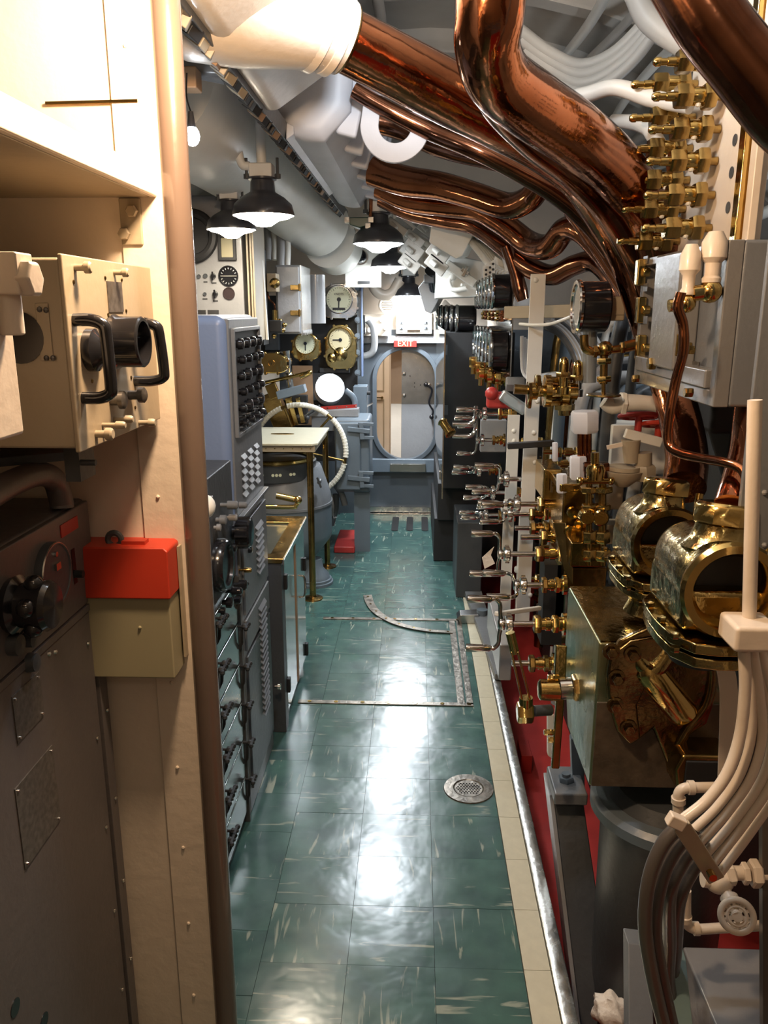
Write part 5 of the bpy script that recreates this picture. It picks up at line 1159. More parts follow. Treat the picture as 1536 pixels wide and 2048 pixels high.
# ================================================================ BIG BRASS VALVES
def bigvalve(label, yc, r, L, x, z, mt=M['bronze'], lean=0):
    e = thing('brass_valve', label, 'valve', (x, yc, z-r*1.9)); Yv = V((0,1,0)); c = V((x, yc, z))
    g = G().lathe(c, Yv, [(0,r*.99),(.01,r*1.0),(L*.78,r*.97),(L*.92,r*.82),(L,r*.55),(L+.002,0)], 40, caps=False)
    g.build('barrel', M['bronze'], e)
    G().lathe(c, -Yv, [(-.004,r*.98),(0,r*1.12),(.012,r*1.16),(.022,r*1.10),(.022,r*.92),(.006,r*.80),(-.05,r*.78)], 44, caps=False).build('end_ring', M['brass'], e)
    G().lathe(c+V((0,.045,0)), -Yv, [(0,r*.79),(.004,r*.79)], 30).build('barrel_shade_disc', M['blackm'], e)  # black disc stands in for the shade inside the open barrel
    # square skirt below the barrel and flange plates
    g = G().box((x-r*.95, yc+.01, z-r*1.15), (x+r*.95, yc+L*.9, z-r*.1)); g.build('skirt', M['bronze'], e, bev=.014)
    for k in range(2):
        zz_ = z-r*(1.22+.34*k); w_ = r*(1.25-.05*k); poly = []
        for i in range(16):
            t = 2*math.pi*(i+.5)/16; c_, s_ = math.cos(t), math.sin(t); m_ = (abs(c_)**3+abs(s_)**3)**(-1/3); poly.append(V((x+w_*c_*m_, yc+L*.45+(L*.60)*s_*m_, zz_)))
        G().prism(poly, (0,0,-r*.27)).build('flange_plate', M['bronze'], e, bev=.004)
        for i in range(4): y = yc-L*.02+i*L*.31; G().hexn((x-w_*.92, y, zz_+.002), (x-w_*.92, y, zz_+.012), .009).build('nut', M['bronze'], e)
    if yc > 1.6: G().lathe((x, yc+L*.45, z-r*1.75), (0,0,-1), [(0,r*1.0),(.02,r*.7),(.05,r*.6),(.08,r*.75)], 28).build('lower_neck', M['bronze'], e)
    else: G().lathe((x, yc+L*.45, z-r*1.75), (0,0,-1), [(0,r*.9),(.03,r*.8),(.05,r*.7)], 28).build('lower_neck', M['blackm'], e)
    # arched web with its brass rib
    g = G().lathe((x+r*.1, yc+L*.35, z+r*.62), V((.10,.12,1)), [(0,r*.95),(.02,r*.70),(.04,r*.62),(.05,r*.62)], 30); g.build('upper_neck', M['bronze'], e)
    g = G().lathe((x+r*.16, yc+L*.36, z+r*.62+.045), V((.10,.12,1)), [(0,r*.66),(.004,r*.74),(.034,r*.74),(.038,r*.70),(.042,r*.64)], 8); g.build('collar_nut', M['brass'], e)
    g = G().cyl((x+r*.95, yc+.05, z-r*.2), (x+r*.95+.02, yc+.08, z+r*1.3), .009, 12); g.cyl((x+r*.60, yc-.01, z-r*.9), (x+r*.60, yc-.035, z-r*.9), .014, 12); g.build('tie_rod', M['brass'], e)
    return e
c1 = pt(1335, 1085, Y=1.80); c2 = pt(1470, 1178, Y=1.36)
bigvalve('large polished brass valve barrel farther from the camera under the fat copper pipe', 1.80, .076, .25, c1.x, c1.z)
bigvalve('largest polished brass valve barrel nearest the right margin', 1.36, .078, .25, c2.x-.01, c2.z)
pipe('copper_pipe', 'short fat copper pipe entering the top of the nearest brass valve', [(1462,1015,1.46),(1478,960,1.52),(1492,900,1.6),(1500,820,1.75)], [36,34,32,30], M['copper'], 24)
# lower stop valve chest: green bronze block with sloping cylinder
xb0, yb0, yb1 = .437, 1.75, 2.14; zt = pt(1201, 1286, Y=yb0).z; z0 = pt(1195, 1573, Y=yb0).z; xr1 = pt(1428, 1575, Y=yb0).x
e = thing('valve_chest', 'big worn green bronze valve chest with a bolted sloping cylinder on its face', 'valve', ((xb0+xr1)/2, 1.95, z0))
g = G().prism([V((xb0, yb1, zt)), V((xb0, yb0, zt)), V((xb0, yb0, z0)), V((xb0, yb1-.10, z0)), V((xb0, yb1, z0+.18))], (xr1-xb0, 0, 0)); g.build('block', M['gbronze'], e, bev=.006)
G().box((xb0+.004, yb0-.006, z0+.004), (xr1-.004, yb0, zt-.15)).build('front_cover', mat('brown_bronze', (.10,.075,.05), .4, .3, var=.35, vscale=20, bump=.6, bscale=50), e, bev=.002)
def f(px, py, y=yb0-.01): return pt(px, py, Y=y)
fan = [f(1215,1300), f(1255,1272), f(1310,1262), f(1330,1268), f(1300,1330), f(1268,1400), f(1275,1465), f(1255,1478), f(1228,1450), f(1213,1400), f(1208,1345)]
G().prism(fan, (0,-.03,0)).build('bolted_flange', M['bronzed'], e, bev=.006)
for (px, py) in ((1265,1308),(1233,1355),(1230,1410),(1257,1455),(1222,1302)):
    q = f(px, py, yb0-.04); g = G().lathe(q, (0,-1,0), [(0,.020),(.004,.020),(.005,.014)], 18); g.hexn(q+V((0,-.004,0)), q+V((0,-.018,0)), .013); g.build('bolt', M['bronzed'], e)
ca, cb = f(1300, 1345, 1.73), f(1368, 1428, 1.728)
ax = (cb-ca).normalized()
G().lathe(ca-ax*.04, ax, [(0,.020),(.015,.034),(.03,.037),((cb-ca).length+.03,.037),((cb-ca).length+.045,.032),((cb-ca).length+.046,0)], 28, caps=False).build('sloping_cylinder', M['brass'], e)
G().tube([f(1262,1300,1.735), f(1300,1340,1.72), f(1335,1300,1.725), f(1345,1262,1.735)], [.02,.026,.022,.014], 14).build('valve_yoke', M['bronze'], e)
g = G().prism([f(x, y) for x, y in [(1212,1310),(1235,1275),(1290,1250),(1350,1246),(1400,1280),(1432,1325),(1428,1385),(1408,1440),(1376,1462),(1356,1505),(1330,1520),(1302,1450),(1262,1480),(1235,1460),(1215,1390)]], (0,-.022,0)); g.build('cylinder_web', M['bronzed'], e, bev=.008)
g = G().tube([f(1345,1250,yb0-.03), f(1400,1290,yb0-.035), f(1424,1340,yb0-.035), f(1412,1410,yb0-.035), f(1372,1462,yb0-.035), f(1345,1515,yb0-.03)], .010, 10); g.build('web_rim', M['bronzed'], e)
G().box((xb0+.004, yb0+.004, zt-.001), (xr1-.004, yb1-.004, zt+.004)).build('top_face', M['bronze'], e)
a, b_ = f(1334, 1475), f(1432, 1548)
g = G().prism([V((a.x+.012, yb0-.09, a.z)), V((b_.x, yb0-.09, a.z)), V((b_.x, yb0-.09, b_.z)), V((a.x+.01, yb0-.09, b_.z-.004)), V((a.x-.002, yb0-.09, (a.z+b_.z)/2+.01))], (0,.12,0)); g.build('outlet_flange', M['brassd'], e, bev=.008)
g = G().box((a.x+.02, yb0-.095, b_.z+.018), (b_.x-.02, yb0-.088, a.z-.012)); g.build('outlet_recess', M['blackm'], e, bev=.003)
# spindle and lever of chest
q0 = pt(1200, 1374, Y=1.95); 
e = thing('chest_lever', 'long slotted brass lever and spindle on the left of the green valve chest', 'lever', pt(1150, 1380, Y=1.95))
def lv(px, py, Y=1.95): return pt(px, py, Y=Y)
g = G().cyl(lv(1200,1376), lv(1085,1380), .012, 14); g.build('spindle', M['chrome'], e)
G().hexn(lv(1196,1374), lv(1176,1374), .034).build('gland_nut', M['brass'], e)
G().hexn(lv(1170,1374), lv(1144,1375), .036).build('gland_nut', M['brassd'], e)
G().lathe(lv(1142,1376), lv(1120,1377)-lv(1142,1376), [(0,.03),(.03,.03),(.034,.026)], 20).build('collar', M['chrome'], e)
g = G().lathe(lv(1118,1380), V((-1,0,.0)), [(0,.030),(.05,.028),(.055,.02)], 20); g.build('hub', M['brass'], e)
G().bar(lv(1122,1290,2.0), lv(1117,1400), .03, .022, (0,1,0)).build('quadrant', M['bronze'], e, bev=.004)
G().bar(lv(1120,1395), lv(1110,1535), .022, .018, (0,1,0)).build('tail_lever', M['brassd'], e, bev=.004)
g = G(); A, B = lv(1020,1265,1.9), lv(1052,1400,1.9)
g.cyl(A, A.lerp(B,.3), .012, 14); g.build('lever_grip', M['brass'], e)
for dx in (-.008, .008): G().bar(A.lerp(B,.26)+V((dx,0,0)), B+V((dx*1.3,0,0)), .006, .02, (0,1,0)).build('slotted_bar', M['brass'], e, bev=.002)
g = G().hexn(lv(1034,1425,1.9), lv(1066,1425,1.9), .028); g.cyl(lv(1052,1395,1.9), lv(1052,1425,1.9), .018, 12); g.build('lever_boss', M['brass'], e)
G().cyl(lv(1066,1422,1.92), lv(1100,1420,1.95), .015, 14).build('link_pin', M['dgrey'], e)
for (px, py) in ((1118,1355),(1110,1465),(1118,1480)): q = lv(px, py); G().hexn(q, q+V((-.03,0,0)), .008).build('stud', M['brass'], e)
# grey pot with flanged rim under the chest
c = pt(1335, 1592, Y=1.86); rg = .195
e = thing('sea_chest_pot', 'dark blue grey flanged pot beneath the bronze valve chest', 'vessel', (c.x, c.y, -.4))
G().lathe((c.x, c.y, -.40), (0,0,1), [(0,.15),(.3,.16),(c.z+.34,.165),(c.z+.36,.175)], 40).build('body', M['dgrey'], e)
G().lathe((c.x, c.y, c.z-.05), (0,0,1), [(0,rg*.9),(.012,rg),(.038,rg),(.05,rg*.93)], 44).build('rim_flange', M['bgrey'], e)
G().lathe((c.x, c.y, c.z), (0,0,1), [(0,.15),(.03,.13)], 40).build('neck', M['dgrey'], e)
# tapered bracket leg with bolted pad
T = [pt(1107,1590,Y=2.12), pt(1165,1590,Y=2.12), pt(1200,1830,Y=1.95), pt(1196,2060,Y=1.78), pt(1165,2080,Y=1.78)]
e = thing('support_bracket', 'tall dark grey tapered bracket leg with a bolted pad on the red deck', 'bracket', T[4])
G().prism(T, (.0,.05,.0)).build('web', M['dgrey'], e, bev=.004)
G().prism([T[0], T[4], T[4]+V((-.012,0,0)), T[0]+V((-.012,0,0))], (0,.12,0)).build('side_flange', M['lgrey'], e, bev=.002)
a, b_ = pt(1104, 1568, Y=2.1), pt(1168, 1592, Y=2.1)
G().box((a.x, 2.05, b_.z), (b_.x, 2.2, a.z)).build('pad', M['grey'], e, bev=.006)
g = G().hexn(pt(1132,1568,Y=2.12), pt(1132,1552,Y=2.12), .024); g.cyl(pt(1132,1552,Y=2.12), pt(1132,1546,Y=2.12), .013, 10); g.build('bolt', M['bgrey'], e)
g = G().prism([pt(1142,1480,Y=2.15), pt(1152,1468,Y=2.15), pt(1168,1480,Y=2.15), pt(1170,1580,Y=2.15), pt(1146,1580,Y=2.15)], (0,.03,0)); g.build('upright_lug', M['bgrey'], e, bev=.003)
# ================================================================ CONDUIT BUNDLE
offs = [0, 17, 33, 48, 62, 76]
ordn = ['outermost', 'second', 'third', 'fourth', 'fifth', 'innermost']
for k, o_ in enumerate(offs):
    Yk = 1.28+.018*(k % 2)+.012*k
    path = [(1488+o_*.55,1300,Yk),(1490+o_*.85,1380,Yk),(1480+o_*1.35,1470,Yk),(1455+o_*1.45,1545+o_*.25,Yk-.01),(1415+o_*1.2,1600+o_*.75,Yk-.02),(1368+o_*.92,1638+o_*1.45,Yk-.03)]
    pipe('conduit', 'cream conduit sweeping down left at the right margin, %s of the bundle' % ordn[k], path, 13 if k == 0 else 10.5, M['cream'], 14, 'pipe', 'cream conduit bundle')
for k, (dx, dy) in enumerate(((0,0),(20,14),(38,30),(55,48))):
    Yk = 1.25+.03*k
    path = [(1368+dx,1642+dy,Yk),(1325+dx*1.1,1690+dy,Yk-.01),(1298+dx*1.1,1760+dy*.8,Yk-.02),(1290+dx*1.0,1850+dy*.4,Yk-.03),(1304+dx*.9,1950,Yk-.04),(1332+dx*.8,2070,Yk-.05)]
    if k > 1: path = path[:3]+[(1312+dx*.7, 1870+dy*.5, Yk+.03), (1318+dx*.5, 1970, Yk+.05), (1345+dx*.4, 2080, Yk+.05)]
    pipe('hose', 'dark brown hose continuing below the cream clamp, %s from the left' % ['first', 'second', 'third', 'last'][k], path, 17, M['hose'], 16, 'hose', 'dark hoses below the clamp')
a, b_ = pt(1352, 1645, Y=1.22), pt(1432, 1758, Y=1.22)
e = thing('conduit_clamp', 'cream strap clamp bolted across the conduit bundle', 'clamp', b_)
G().bar(pt(1362,1650,Y=1.20), b_, .030, .010, (0,1,0)).build('strap', M['tan'], e, bev=.002)
G().cbox(pt(1352,1642,Y=1.20), (.03,.02,.022), rotm('Y', 25)).build('lug', M['cream'], e, bev=.003)
q = pt(1424, 1752, Y=1.19); G().cyl(q+V((0,.01,0)), q-V((0,.006,0)), .007, 12).build('bolt', M['brass'], e)
a, b_ = pt(1464, 1246, Y=1.27), pt(1512, 1298, Y=1.27)
tag(G().box((a.x, 1.25, b_.z), (b_.x+.03, 1.33, a.z)).build('box_coupling', M['cream'], bev=.008), 'squat cream box coupling joining the vertical conduit to the bundle', 'coupling')
# white plumbing and handwheel valve
pl = .0105
def elbowpipe(label, path, r=12, rings=()):
    P = [pt(x, y, Y=Y) for x, y, Y in path]; e = thing('white_plumbing', label, 'pipe', P[0])
    G().tube(P, r*mpp(P[0].y), 14, 5).build('pipe_run', M['cream'], e)
    for (x, y, Y, dx, dy) in rings:
        q = pt(x, y, Y=Y); d_ = (pt(x+dx, y+dy, Y=Y)-q).normalized(); G().lathe(q-d_*.006, d_, [(0,r*1.35*mpp(Y)),(.012,r*1.35*mpp(Y))], 18).build('elbow_collar', M['cream'], e)
    return e
elbowpipe('upper cream plumbing elbow in front of the dark pot', [(1450,1574,1.45),(1400,1575,1.45),(1372,1576,1.45),(1359,1584,1.45),(1356,1602,1.45),(1357,1650,1.45)], 12, ((1382,1575,1.45,10,0),(1357,1600,1.45,0,10)))
elbowpipe('lower cream plumbing loop passing behind the handwheel', [(1372,1780,1.48),(1372,1830,1.48),(1375,1850,1.48),(1395,1858,1.48),(1440,1856,1.48),(1545,1850,1.48)], 12, ((1370,1836,1.48,0,10),(1392,1857,1.48,10,0)))
e = thing('handwheel_valve', 'cream painted globe valve with a spoked round handwheel at lower right', 'valve', pt(1442, 1760, Y=1.40))
vv = lambda x, y, Y=1.40: pt(x, y, Y=Y)
g = G().sph(vv(1438,1762), .026, 14, (1.1,1,1)); g.cyl(vv(1405,1758), vv(1440,1762), .016, 14); g.build('body', M['cream'], e)
g = G().hexn(vv(1452,1748), vv(1468,1746), .024); g.cyl(vv(1468,1746), vv(1485,1746), .014, 14); g.hexn(vv(1484,1747), vv(1496,1747), .022); g.hexn(vv(1500,1747), vv(1520,1747), .028); g.cyl(vv(1520,1747), vv(1560,1747), .018, 14); g.build('union_nuts', M['cream'], e)
w0 = vv(1474, 1832, 1.33)
g = G().cyl(vv(1445,1768), w0, .011, 14); g.lathe(vv(1458,1795,1.37), (w0-vv(1445,1768)), [(0,.018),(.02,.017),(.024,.012)], 16); g.build('stem', M['cream'], e)
ax = V((-.30,-1,.50)).normalized(); rw = 36*mpp(1.33)
G().torus(w0, ax, rw, .0065, 36, 10).build('wheel_rim', M['cream'], e)
_, u, v = frame(ax); g = G(); g.lathe(w0-ax*.006, ax, [(0,.010),(.012,.010)], 16)
for k in range(5): t = 2*math.pi*k/5+.5; g.bar(w0, w0+(u*math.cos(t)+v*math.sin(t))*rw, .008, .006, ax)
for k in range(10): t = 2*math.pi*k/10; g.bar(w0+(u*math.cos(t)+v*math.sin(t))*rw*.62, w0+(u*math.cos(t)+v*math.sin(t))*rw, .006, .006, ax)
g.torus(w0, ax, rw*.6, .004, 28, 8)
g.build('wheel_spokes', M['cream'], e)
# curved cream band
P = [pt(1424,1316,Y=1.6), pt(1448,1330,Y=1.6), pt(1458,1380,Y=1.6), pt(1458,1450,Y=1.6), pt(1454,1560,Y=1.6)]
g = G(); Q = smooth_path(P, 6); vs = []; fs = []
for i, p in enumerate(Q): vs += [p+V((-.019,0,0)), p+V((.019,0,0)), p+V((.019,.006,0)), p+V((-.019,.006,0))]
for i in range(len(Q)-1):
    for q in range(4): qq = (q+1) % 4; fs.append((4*i+q, 4*i+qq, 4*i+4+qq, 4*i+4+q))
fs += [(0,1,2,3)]; g.add(vs, fs); tag(g.build('curved_strap', M['cream']), 'broad cream strap curving down beside the valve chest', 'strap')
# grey plinth in the corner and leaning plate, rag
a = pt(1365, 1892, Y=1.62)
e = thing('grey_plinth', 'light grey painted plinth in the lower right corner', 'plinth', (a.x+.2, 1.4, -.4))
G().box((a.x, 1.0, -.4), (a.x+.5, 1.62, a.z)).build('body', M['lgrey'], e, bev=.006)
G().prism([pt(1256,1886,Y=1.6), pt(1300,1892,Y=1.6), pt(1310,2090,Y=1.45), pt(1258,2090,Y=1.45)], (0,.05,0)).build('side_angle', M['grey'], e, bev=.003)
tag(G().prism([pt(1330,1822,Y=1.45), pt(1345,1822,Y=1.45), pt(1372,1920,Y=1.4), pt(1390,2090,Y=1.3), pt(1330,2090,Y=1.3)], (.0,.02,.0)).build('leaning_plate', mat('pale_teal_paint', (.17,.26,.27), .4, var=.08), bev=.002), 'pale teal plate leaning behind the dark hoses', 'plate')
c = pt(1222, 2022, Y=1.72); g = G().sph(c, .055, 24, (.9,.8,.75))
for i, p in enumerate(g.v): 
    k = 1+.14*math.sin(p.x*150+p.z*90)+.10*math.sin(p.y*210+p.x*60); g.v[i] = c+(p-c)*k
rg_ = g.build('rag', M['cloth'], sm=60); tag(rg_, 'crumpled white rag stuffed beside the bracket leg at the bottom', 'rag')
for k, (x, y) in enumerate(((1046,1497),(1048,1515))):
    q = pt(x, y, Z=-.35); tag(G().box((q.x-.02, q.y-.05, -.40), (q.x+.03, q.y+.05, -.33+.02*k)).build('deck_clip', M['redf'], bev=.003), ['red angle clip on the red deck, farther one', 'red angle clip on the red deck, nearer one'][k], 'clip')
q = pt(1100, 1480, Y=2.35); q2 = pt(1100, 1515, Y=2.35)
tag(G().prism([pt(1096,1430,Y=2.4), pt(1108,1430,Y=2.4), pt(1108,1520,Y=2.4), pt(1096,1512,Y=2.4)], (0,.03,0)).build('deck_support', M['white'], bev=.002), 'short white support leg standing on the red deck behind the lever', 'leg')
# ================================================================ STARBOARD TRIM AND BLOW MANIFOLD: ROW OF CRANK HANDLED VALVES
def crank_valve(px, py, Y, endx, ang, label, sc=1.0, handle='double', body=M['brass'], nuts=3, endy=None, gl=.075, spread=.082):
    hub = pt(px, py, Y=Y); end = pt(endx, endy or py, Y=Y); L = end.x-hub.x; Xv = V((1,0,0)); ax = (end-hub).normalized()
    e = thing('crank_valve' if handle else 'spindle_valve', label, 'valve', hub)
    s = sc
    if handle:
        M3 = rotm('X', ang)
        def lp(x, y, z): return hub+M3@V((x*s, y*s, z*s))
        for sg in (1, -1) if handle == 'double' else (1,):
            g = G().tube([lp(0,0,sg*.010), lp(-.004,0,sg*spread*.45), lp(-.006,0,sg*spread*.80), lp(-.020,0,sg*spread), lp(-.035,0,sg*spread)], [.0075*s,.0065*s,.0065*s,.007*s,.0075*s], 10, 5); g.build('crank_arm', M['chrome'], e)
            g = G().lathe(lp(-.030,0,sg*spread), M3@V((-1,0,0)), [(0,.0085*s),(.006,.011*s),(gl*s*.9,.013*s),(gl*s,.0125*s),(gl*s+.001,.010*s),(gl*s-.004,.008*s),(gl*s-.004,0)], 16, caps=False); g.build('grip', M['chrome'], e)
        g = G().lathe(hub, -Xv, [(-.012*s,.018*s),(.0,.020*s),(.006*s,.018*s),(.010*s,.010*s)], 20); g.build('hub', M['chrome'], e)
        g = G().lathe(hub, Xv, [(.014*s,.026*s),(.022*s,.028*s),(.032*s,.028*s),(.036*s,.022*s)], 24)
        for k in range(6): t = math.pi*k/3; q = hub+V((.018*s, .028*s*math.cos(t), .028*s*math.sin(t))); g.cyl(q, q+Xv*.014*s, .006*s, 8)
        g.build('index_collar', M['chrome'], e)
        x0 = .036*s
    else:
        x0 = 0
        g = G().cbox(hub+Xv*.012, (.026,.013*s,.013*s)); g.build('square_end', M['chrome'], e, bev=.001)
    G().cyl(hub+ax*(x0*.5), end, .0095*s, 12).build('spindle', M['chrome'], e)
    n0 = x0+(L-x0)*.38; seg = L-n0
    G().hexn(hub+ax*n0, hub+ax*(n0+seg*.22), .028*s).build('gland_nut', M['brassd'], e)
    G().lathe(hub+ax*(n0+seg*.22), ax, [(0,.018*s),(seg*.12,.018*s),(seg*.13,.021*s),(seg*.26,.021*s),(seg*.28,.017*s),(seg*.32,.017*s)], 20).build('bonnet', body, e)
    G().hexn(hub+ax*(n0+seg*.54), hub+ax*(n0+seg*.74), .027*s).build('union_nut', M['brass'], e)
    G().lathe(hub+ax*(n0+seg*.74), ax, [(0,.022*s),(seg*.1,.022*s),(seg*.11,.034*s),(seg*.26,.034*s)], 22).build('base_flange', body, e)
    return e
vals = [
 (1002,1248,2.30,1135,2,'crank handled valve nearest the camera with its chrome cranks standing vertical','double',1.0),
 (1032,1170,2.45,1132,100,'second crank handled valve from the camera with paired thick chrome grips','double',.95),
 (1000,1108,2.60,1152,12,'third crank handled valve, cranks upright beside a torn white tag','double',.95),
 (1020,1008,2.85,1132,78,'crank handled valve with a long thick grip joined to the tall brass chest','double',1.05),
 (1008,1028,3.05,1110,98,'crank handled valve partly under the long thick grip','double',.95),
 (1000,958,3.10,1096,40,'crank handled valve joined to the square brass box on the rear chest','double',1.0),
 (1030,1056,2.90,1108,0,'bare spindle valve above the other bare spindle, brass gland nuts',None,1.0),
 (1042,1074,2.75,1142,0,'bare spindle valve just above the upright cranks',None,1.05),
 (1024,1327,2.25,1112,0,'lowest bare spindle valve below the nearest crank',None,.95),
 (958,828,3.60,1032,70,'upper crank handled valve under the black gauges','double',1.0),
 (975,985,3.40,1050,60,'far crank handled valve glimpsed behind the long grips','double',.95),
 (962,1030,3.55,1030,85,'farthest low crank handled valve over the grey base','double',.9),
 (948,940,3.90,1000,70,'farthest upper crank handled valve by the clear panel','double',1.0),
 (955,880,3.75,1010,20,'crank handled valve with mid height upright cranks far aft','double',.9),
]
for (x, y, Y, ex, an, lb, hd, sc) in vals: crank_valve(x, y, Y, ex, an, lb, sc, hd)
# gold ended lever near clear panel
e = thing('brass_grip_lever', 'short lever with a round gold ended grip beside the clear panel', 'lever', pt(905, 865, Y=3.6))
G().lathe(pt(884,842,Y=3.55), pt(904,872,Y=3.5)-pt(884,842,Y=3.55), [(0,.020),(.006,.024),(.012,.019),(.06,.019),(.066,.027),(.078,.027),(.08,.022)], 18).build('grip', M['brass'], e)
for (y, dy) in ((848,0),(872,6)): G().tube([pt(905,y,Y=3.55), pt(938,y,Y=3.55), pt(950,y-10,Y=3.55), pt(952,y-34,Y=3.6)], .010, 10).build('lever_arm', M['chrome'], e)
# tall brass chest
def bx(x0, y0, x1, y1, Y, D): a, b_ = pt(x0, y0, Y=Y), pt(x1, y1, Y=Y); return (a.x, Y, b_.z), (b_.x, Y+D, a.z)
e = thing('brass_chest', 'tall stepped brass valve chest standing behind the crank handled valves', 'manifold', pt(1160, 1180, Y=2.6))
for (x0, y0, x1, y1, Y, D, mt) in ((1128,965,1172,1090,2.62,.22,'brassd'),(1120,968,1215,985,2.60,.2,'brass'),(1142,1085,1208,1135,2.5,.3,'brassd'),(1088,938,1122,1000,2.8,.2,'brass'),(1128,1135,1212,1178,2.55,.3,'brassd')):
    A, B = bx(x0, y0, x1, y1, Y, D); G().box(A, B).build('block', M[mt], e, bev=.006)
g = G().prism([pt(1106,1045,Y=2.62), pt(1132,1045,Y=2.62), pt(1146,1140,Y=2.5), pt(1146,1170,Y=2.5), pt(1128,1140,Y=2.55)], (0,.04,0)); g.build('gusset', M['brassd'], e, bev=.003)
for (x, y) in ((1146,1025),(1140,1062),(1160,1050),(1165,1110),(1190,1110)): q = pt(x, y, Y=2.6); G().lathe(q, (0,-1,0), [(0,.022),(.012,.020),(.013,.010)], 16).build('boss', M['brass'], e)
for (x, w_) in ((1178,16),(1205,18)):
    A = pt(x, 1000, Y=2.5); e2 = thing('vertical_valve', ['slim brass vertical valve rising from the chest, left one', 'thick brass vertical valve with a round side cap, right one'][x > 1190], 'valve', pt(x, 1100, Y=2.5))
    s_ = w_*mpp(2.5)/2*1.6
    G().cyl(pt(x, 925, Y=2.5), pt(x, 1130, Y=2.5), s_*.55, 16).build('stem', M['brassd'], e2)
    for (ya, yb_, k) in ((925,955,1.0),(972,985,1.5),(1008,1020,1.25),(1062,1085,1.15),(1098,1120,1.2)): G().hexn(pt(x, yb_, Y=2.5), pt(x, ya, Y=2.5), s_*k).build('hex_ring', M['brass' if k > 1.1 else 'copper'], e2)
    q = pt(x-3, 1036, Y=2.46); G().lathe(q+V((0,.03,0)), (0,-1,0), [(0,s_*1.3),(.03,s_*1.2),(.034,s_)], 20).build('side_cap', M['brass'], e2)
g = G().cyl(pt(1160,962,Y=2.45), pt(1222,962,Y=2.45), .009, 10); g.cyl(pt(1190,905,Y=2.45), pt(1190,930,Y=2.45), .013, 12); g.sph(pt(1160,962,Y=2.45), .013, 10); g.sph(pt(1222,962,Y=2.45), .013, 10); g.lathe(pt(1190,958,Y=2.45), (0,0,1), [(0,.027),(.03,.030),(.045,.024),(.05,.012)], 18)
tag(g.build('tommy_bar_cap', M['brass']), 'brass cap with a cross tommy bar on top of the chest', 'cap')
e = thing('dark_pillar', 'dark square pillar under the brass chest', 'pillar', pt(1100, 1400, Y=2.5))
A, B = bx(1090, 1130, 1116, 1400, 2.6, .1); G().box((A[0], A[1], pt(1100,1290,Y=2.6).z), B).build('column', M['blackm'], e)
A, B = bx(1116, 1130, 1128, 1240, 2.6, .1); G().box(A, B).build('green_strip', M['gbronze'], e)
# big flanged valve, upper
e = thing('flanged_brass_valve', 'large horizontal brass valve with round flange beside the white strap', 'valve', pt(1090, 800, Y=2.75))
u = lambda x, y, Y=2.75: pt(x, y, Y=Y)
G().cyl(u(1028,778), u(1060,780), .017, 14).build('spindle', M['brassd'], e)
for (x0, x1, yy, r) in ((1054,1062,790,.05),(1070,1080,770,.04),(1120,1128,782,.04)):
    G().hexn(u(x0,yy), u(x1,yy), r).build('hex_plate', M['brass'], e)
G().lathe(u(1056,782), V((1,0,0)), [(0,.030),(.03,.030),(.035,.02),(.05,.02),(.055,.055),(.075,.055),(.08,.03),(.11,.028),(.112,.045),(.135,.048),(.14,.03),(.165,.03)], 28).build('body', M['brass'], e)
for k in range(6): t = math.pi*k/3; q = u(1090,782)+V((0, .045*math.cos(t), .045*math.sin(t))); G().hexn(q, q+V((.05,0,0)), .009).build('flange_bolt', M['brassd'], e)
g = G().cyl(u(1130,782), u(1130,830), .024, 16); g.lathe(u(1130,808), (0,0,-1), [(0,.034),(.02,.034)], 6); g.build('down_branch', M['bronze'], e)
for i, (px, py) in enumerate(((1127,722),(1155,728))):
    q = pt(px, py+24, Y=2.7+.05*i); e = thing('dome_cap_valve', ['left domed brass cap valve', 'right domed brass cap valve on a steel collar'][i]+' above the flanged brass valve', 'valve', q)
    G().lathe(q, (0,0,1), [(0,.017),(.03,.017),(.045,.014),(.052,.007),(.054,0)], 18, caps=False).build('dome', M['brass'], e)
    G().hexn(q+V((0,0,-.014)), q+V((0,0,.004)), .024).build('hex_nut', M['brassd'], e)
    G().lathe(q+V((0,0,-.014)), (0,0,-1), [(0,.016),(.03,.016),(.032,.022),(.055,.022)], 16).build('collar', M['chrome' if i else 'brass'], e)
# painted hex unions and copper triple tube
for (x0, y0, x1, y1, lb) in ((1140,822,1198,865,'large pale grey hex union above the triple copper tube'),(1138,912,1174,958,'pale grey hex union below the triple copper tube'),(1104,885,1116,922,'narrow pale grey hex union left of the triple copper tube'),(1112,948,1135,985,'small pale grey union beside the tall brass chest')):
    Y = 2.62; c_ = (x0+x1)/2; r = (x1-x0)/2*mpp(Y); tag(G().hexn(pt(c_, y1, Y=Y), pt(c_, y0, Y=Y), r).build('hex_union', M['lav']), lb, 'union')
for k, px in enumerate((1160, 1169, 1178)):
    tag(G().cyl(pt(px, 922, Y=2.62), pt(px, 860, Y=2.62), .009, 12).build('copper_tube', M['copper']), ['left', 'middle', 'right'][k]+' tube of the short copper trio between the grey unions', 'tube', 'short copper trio')
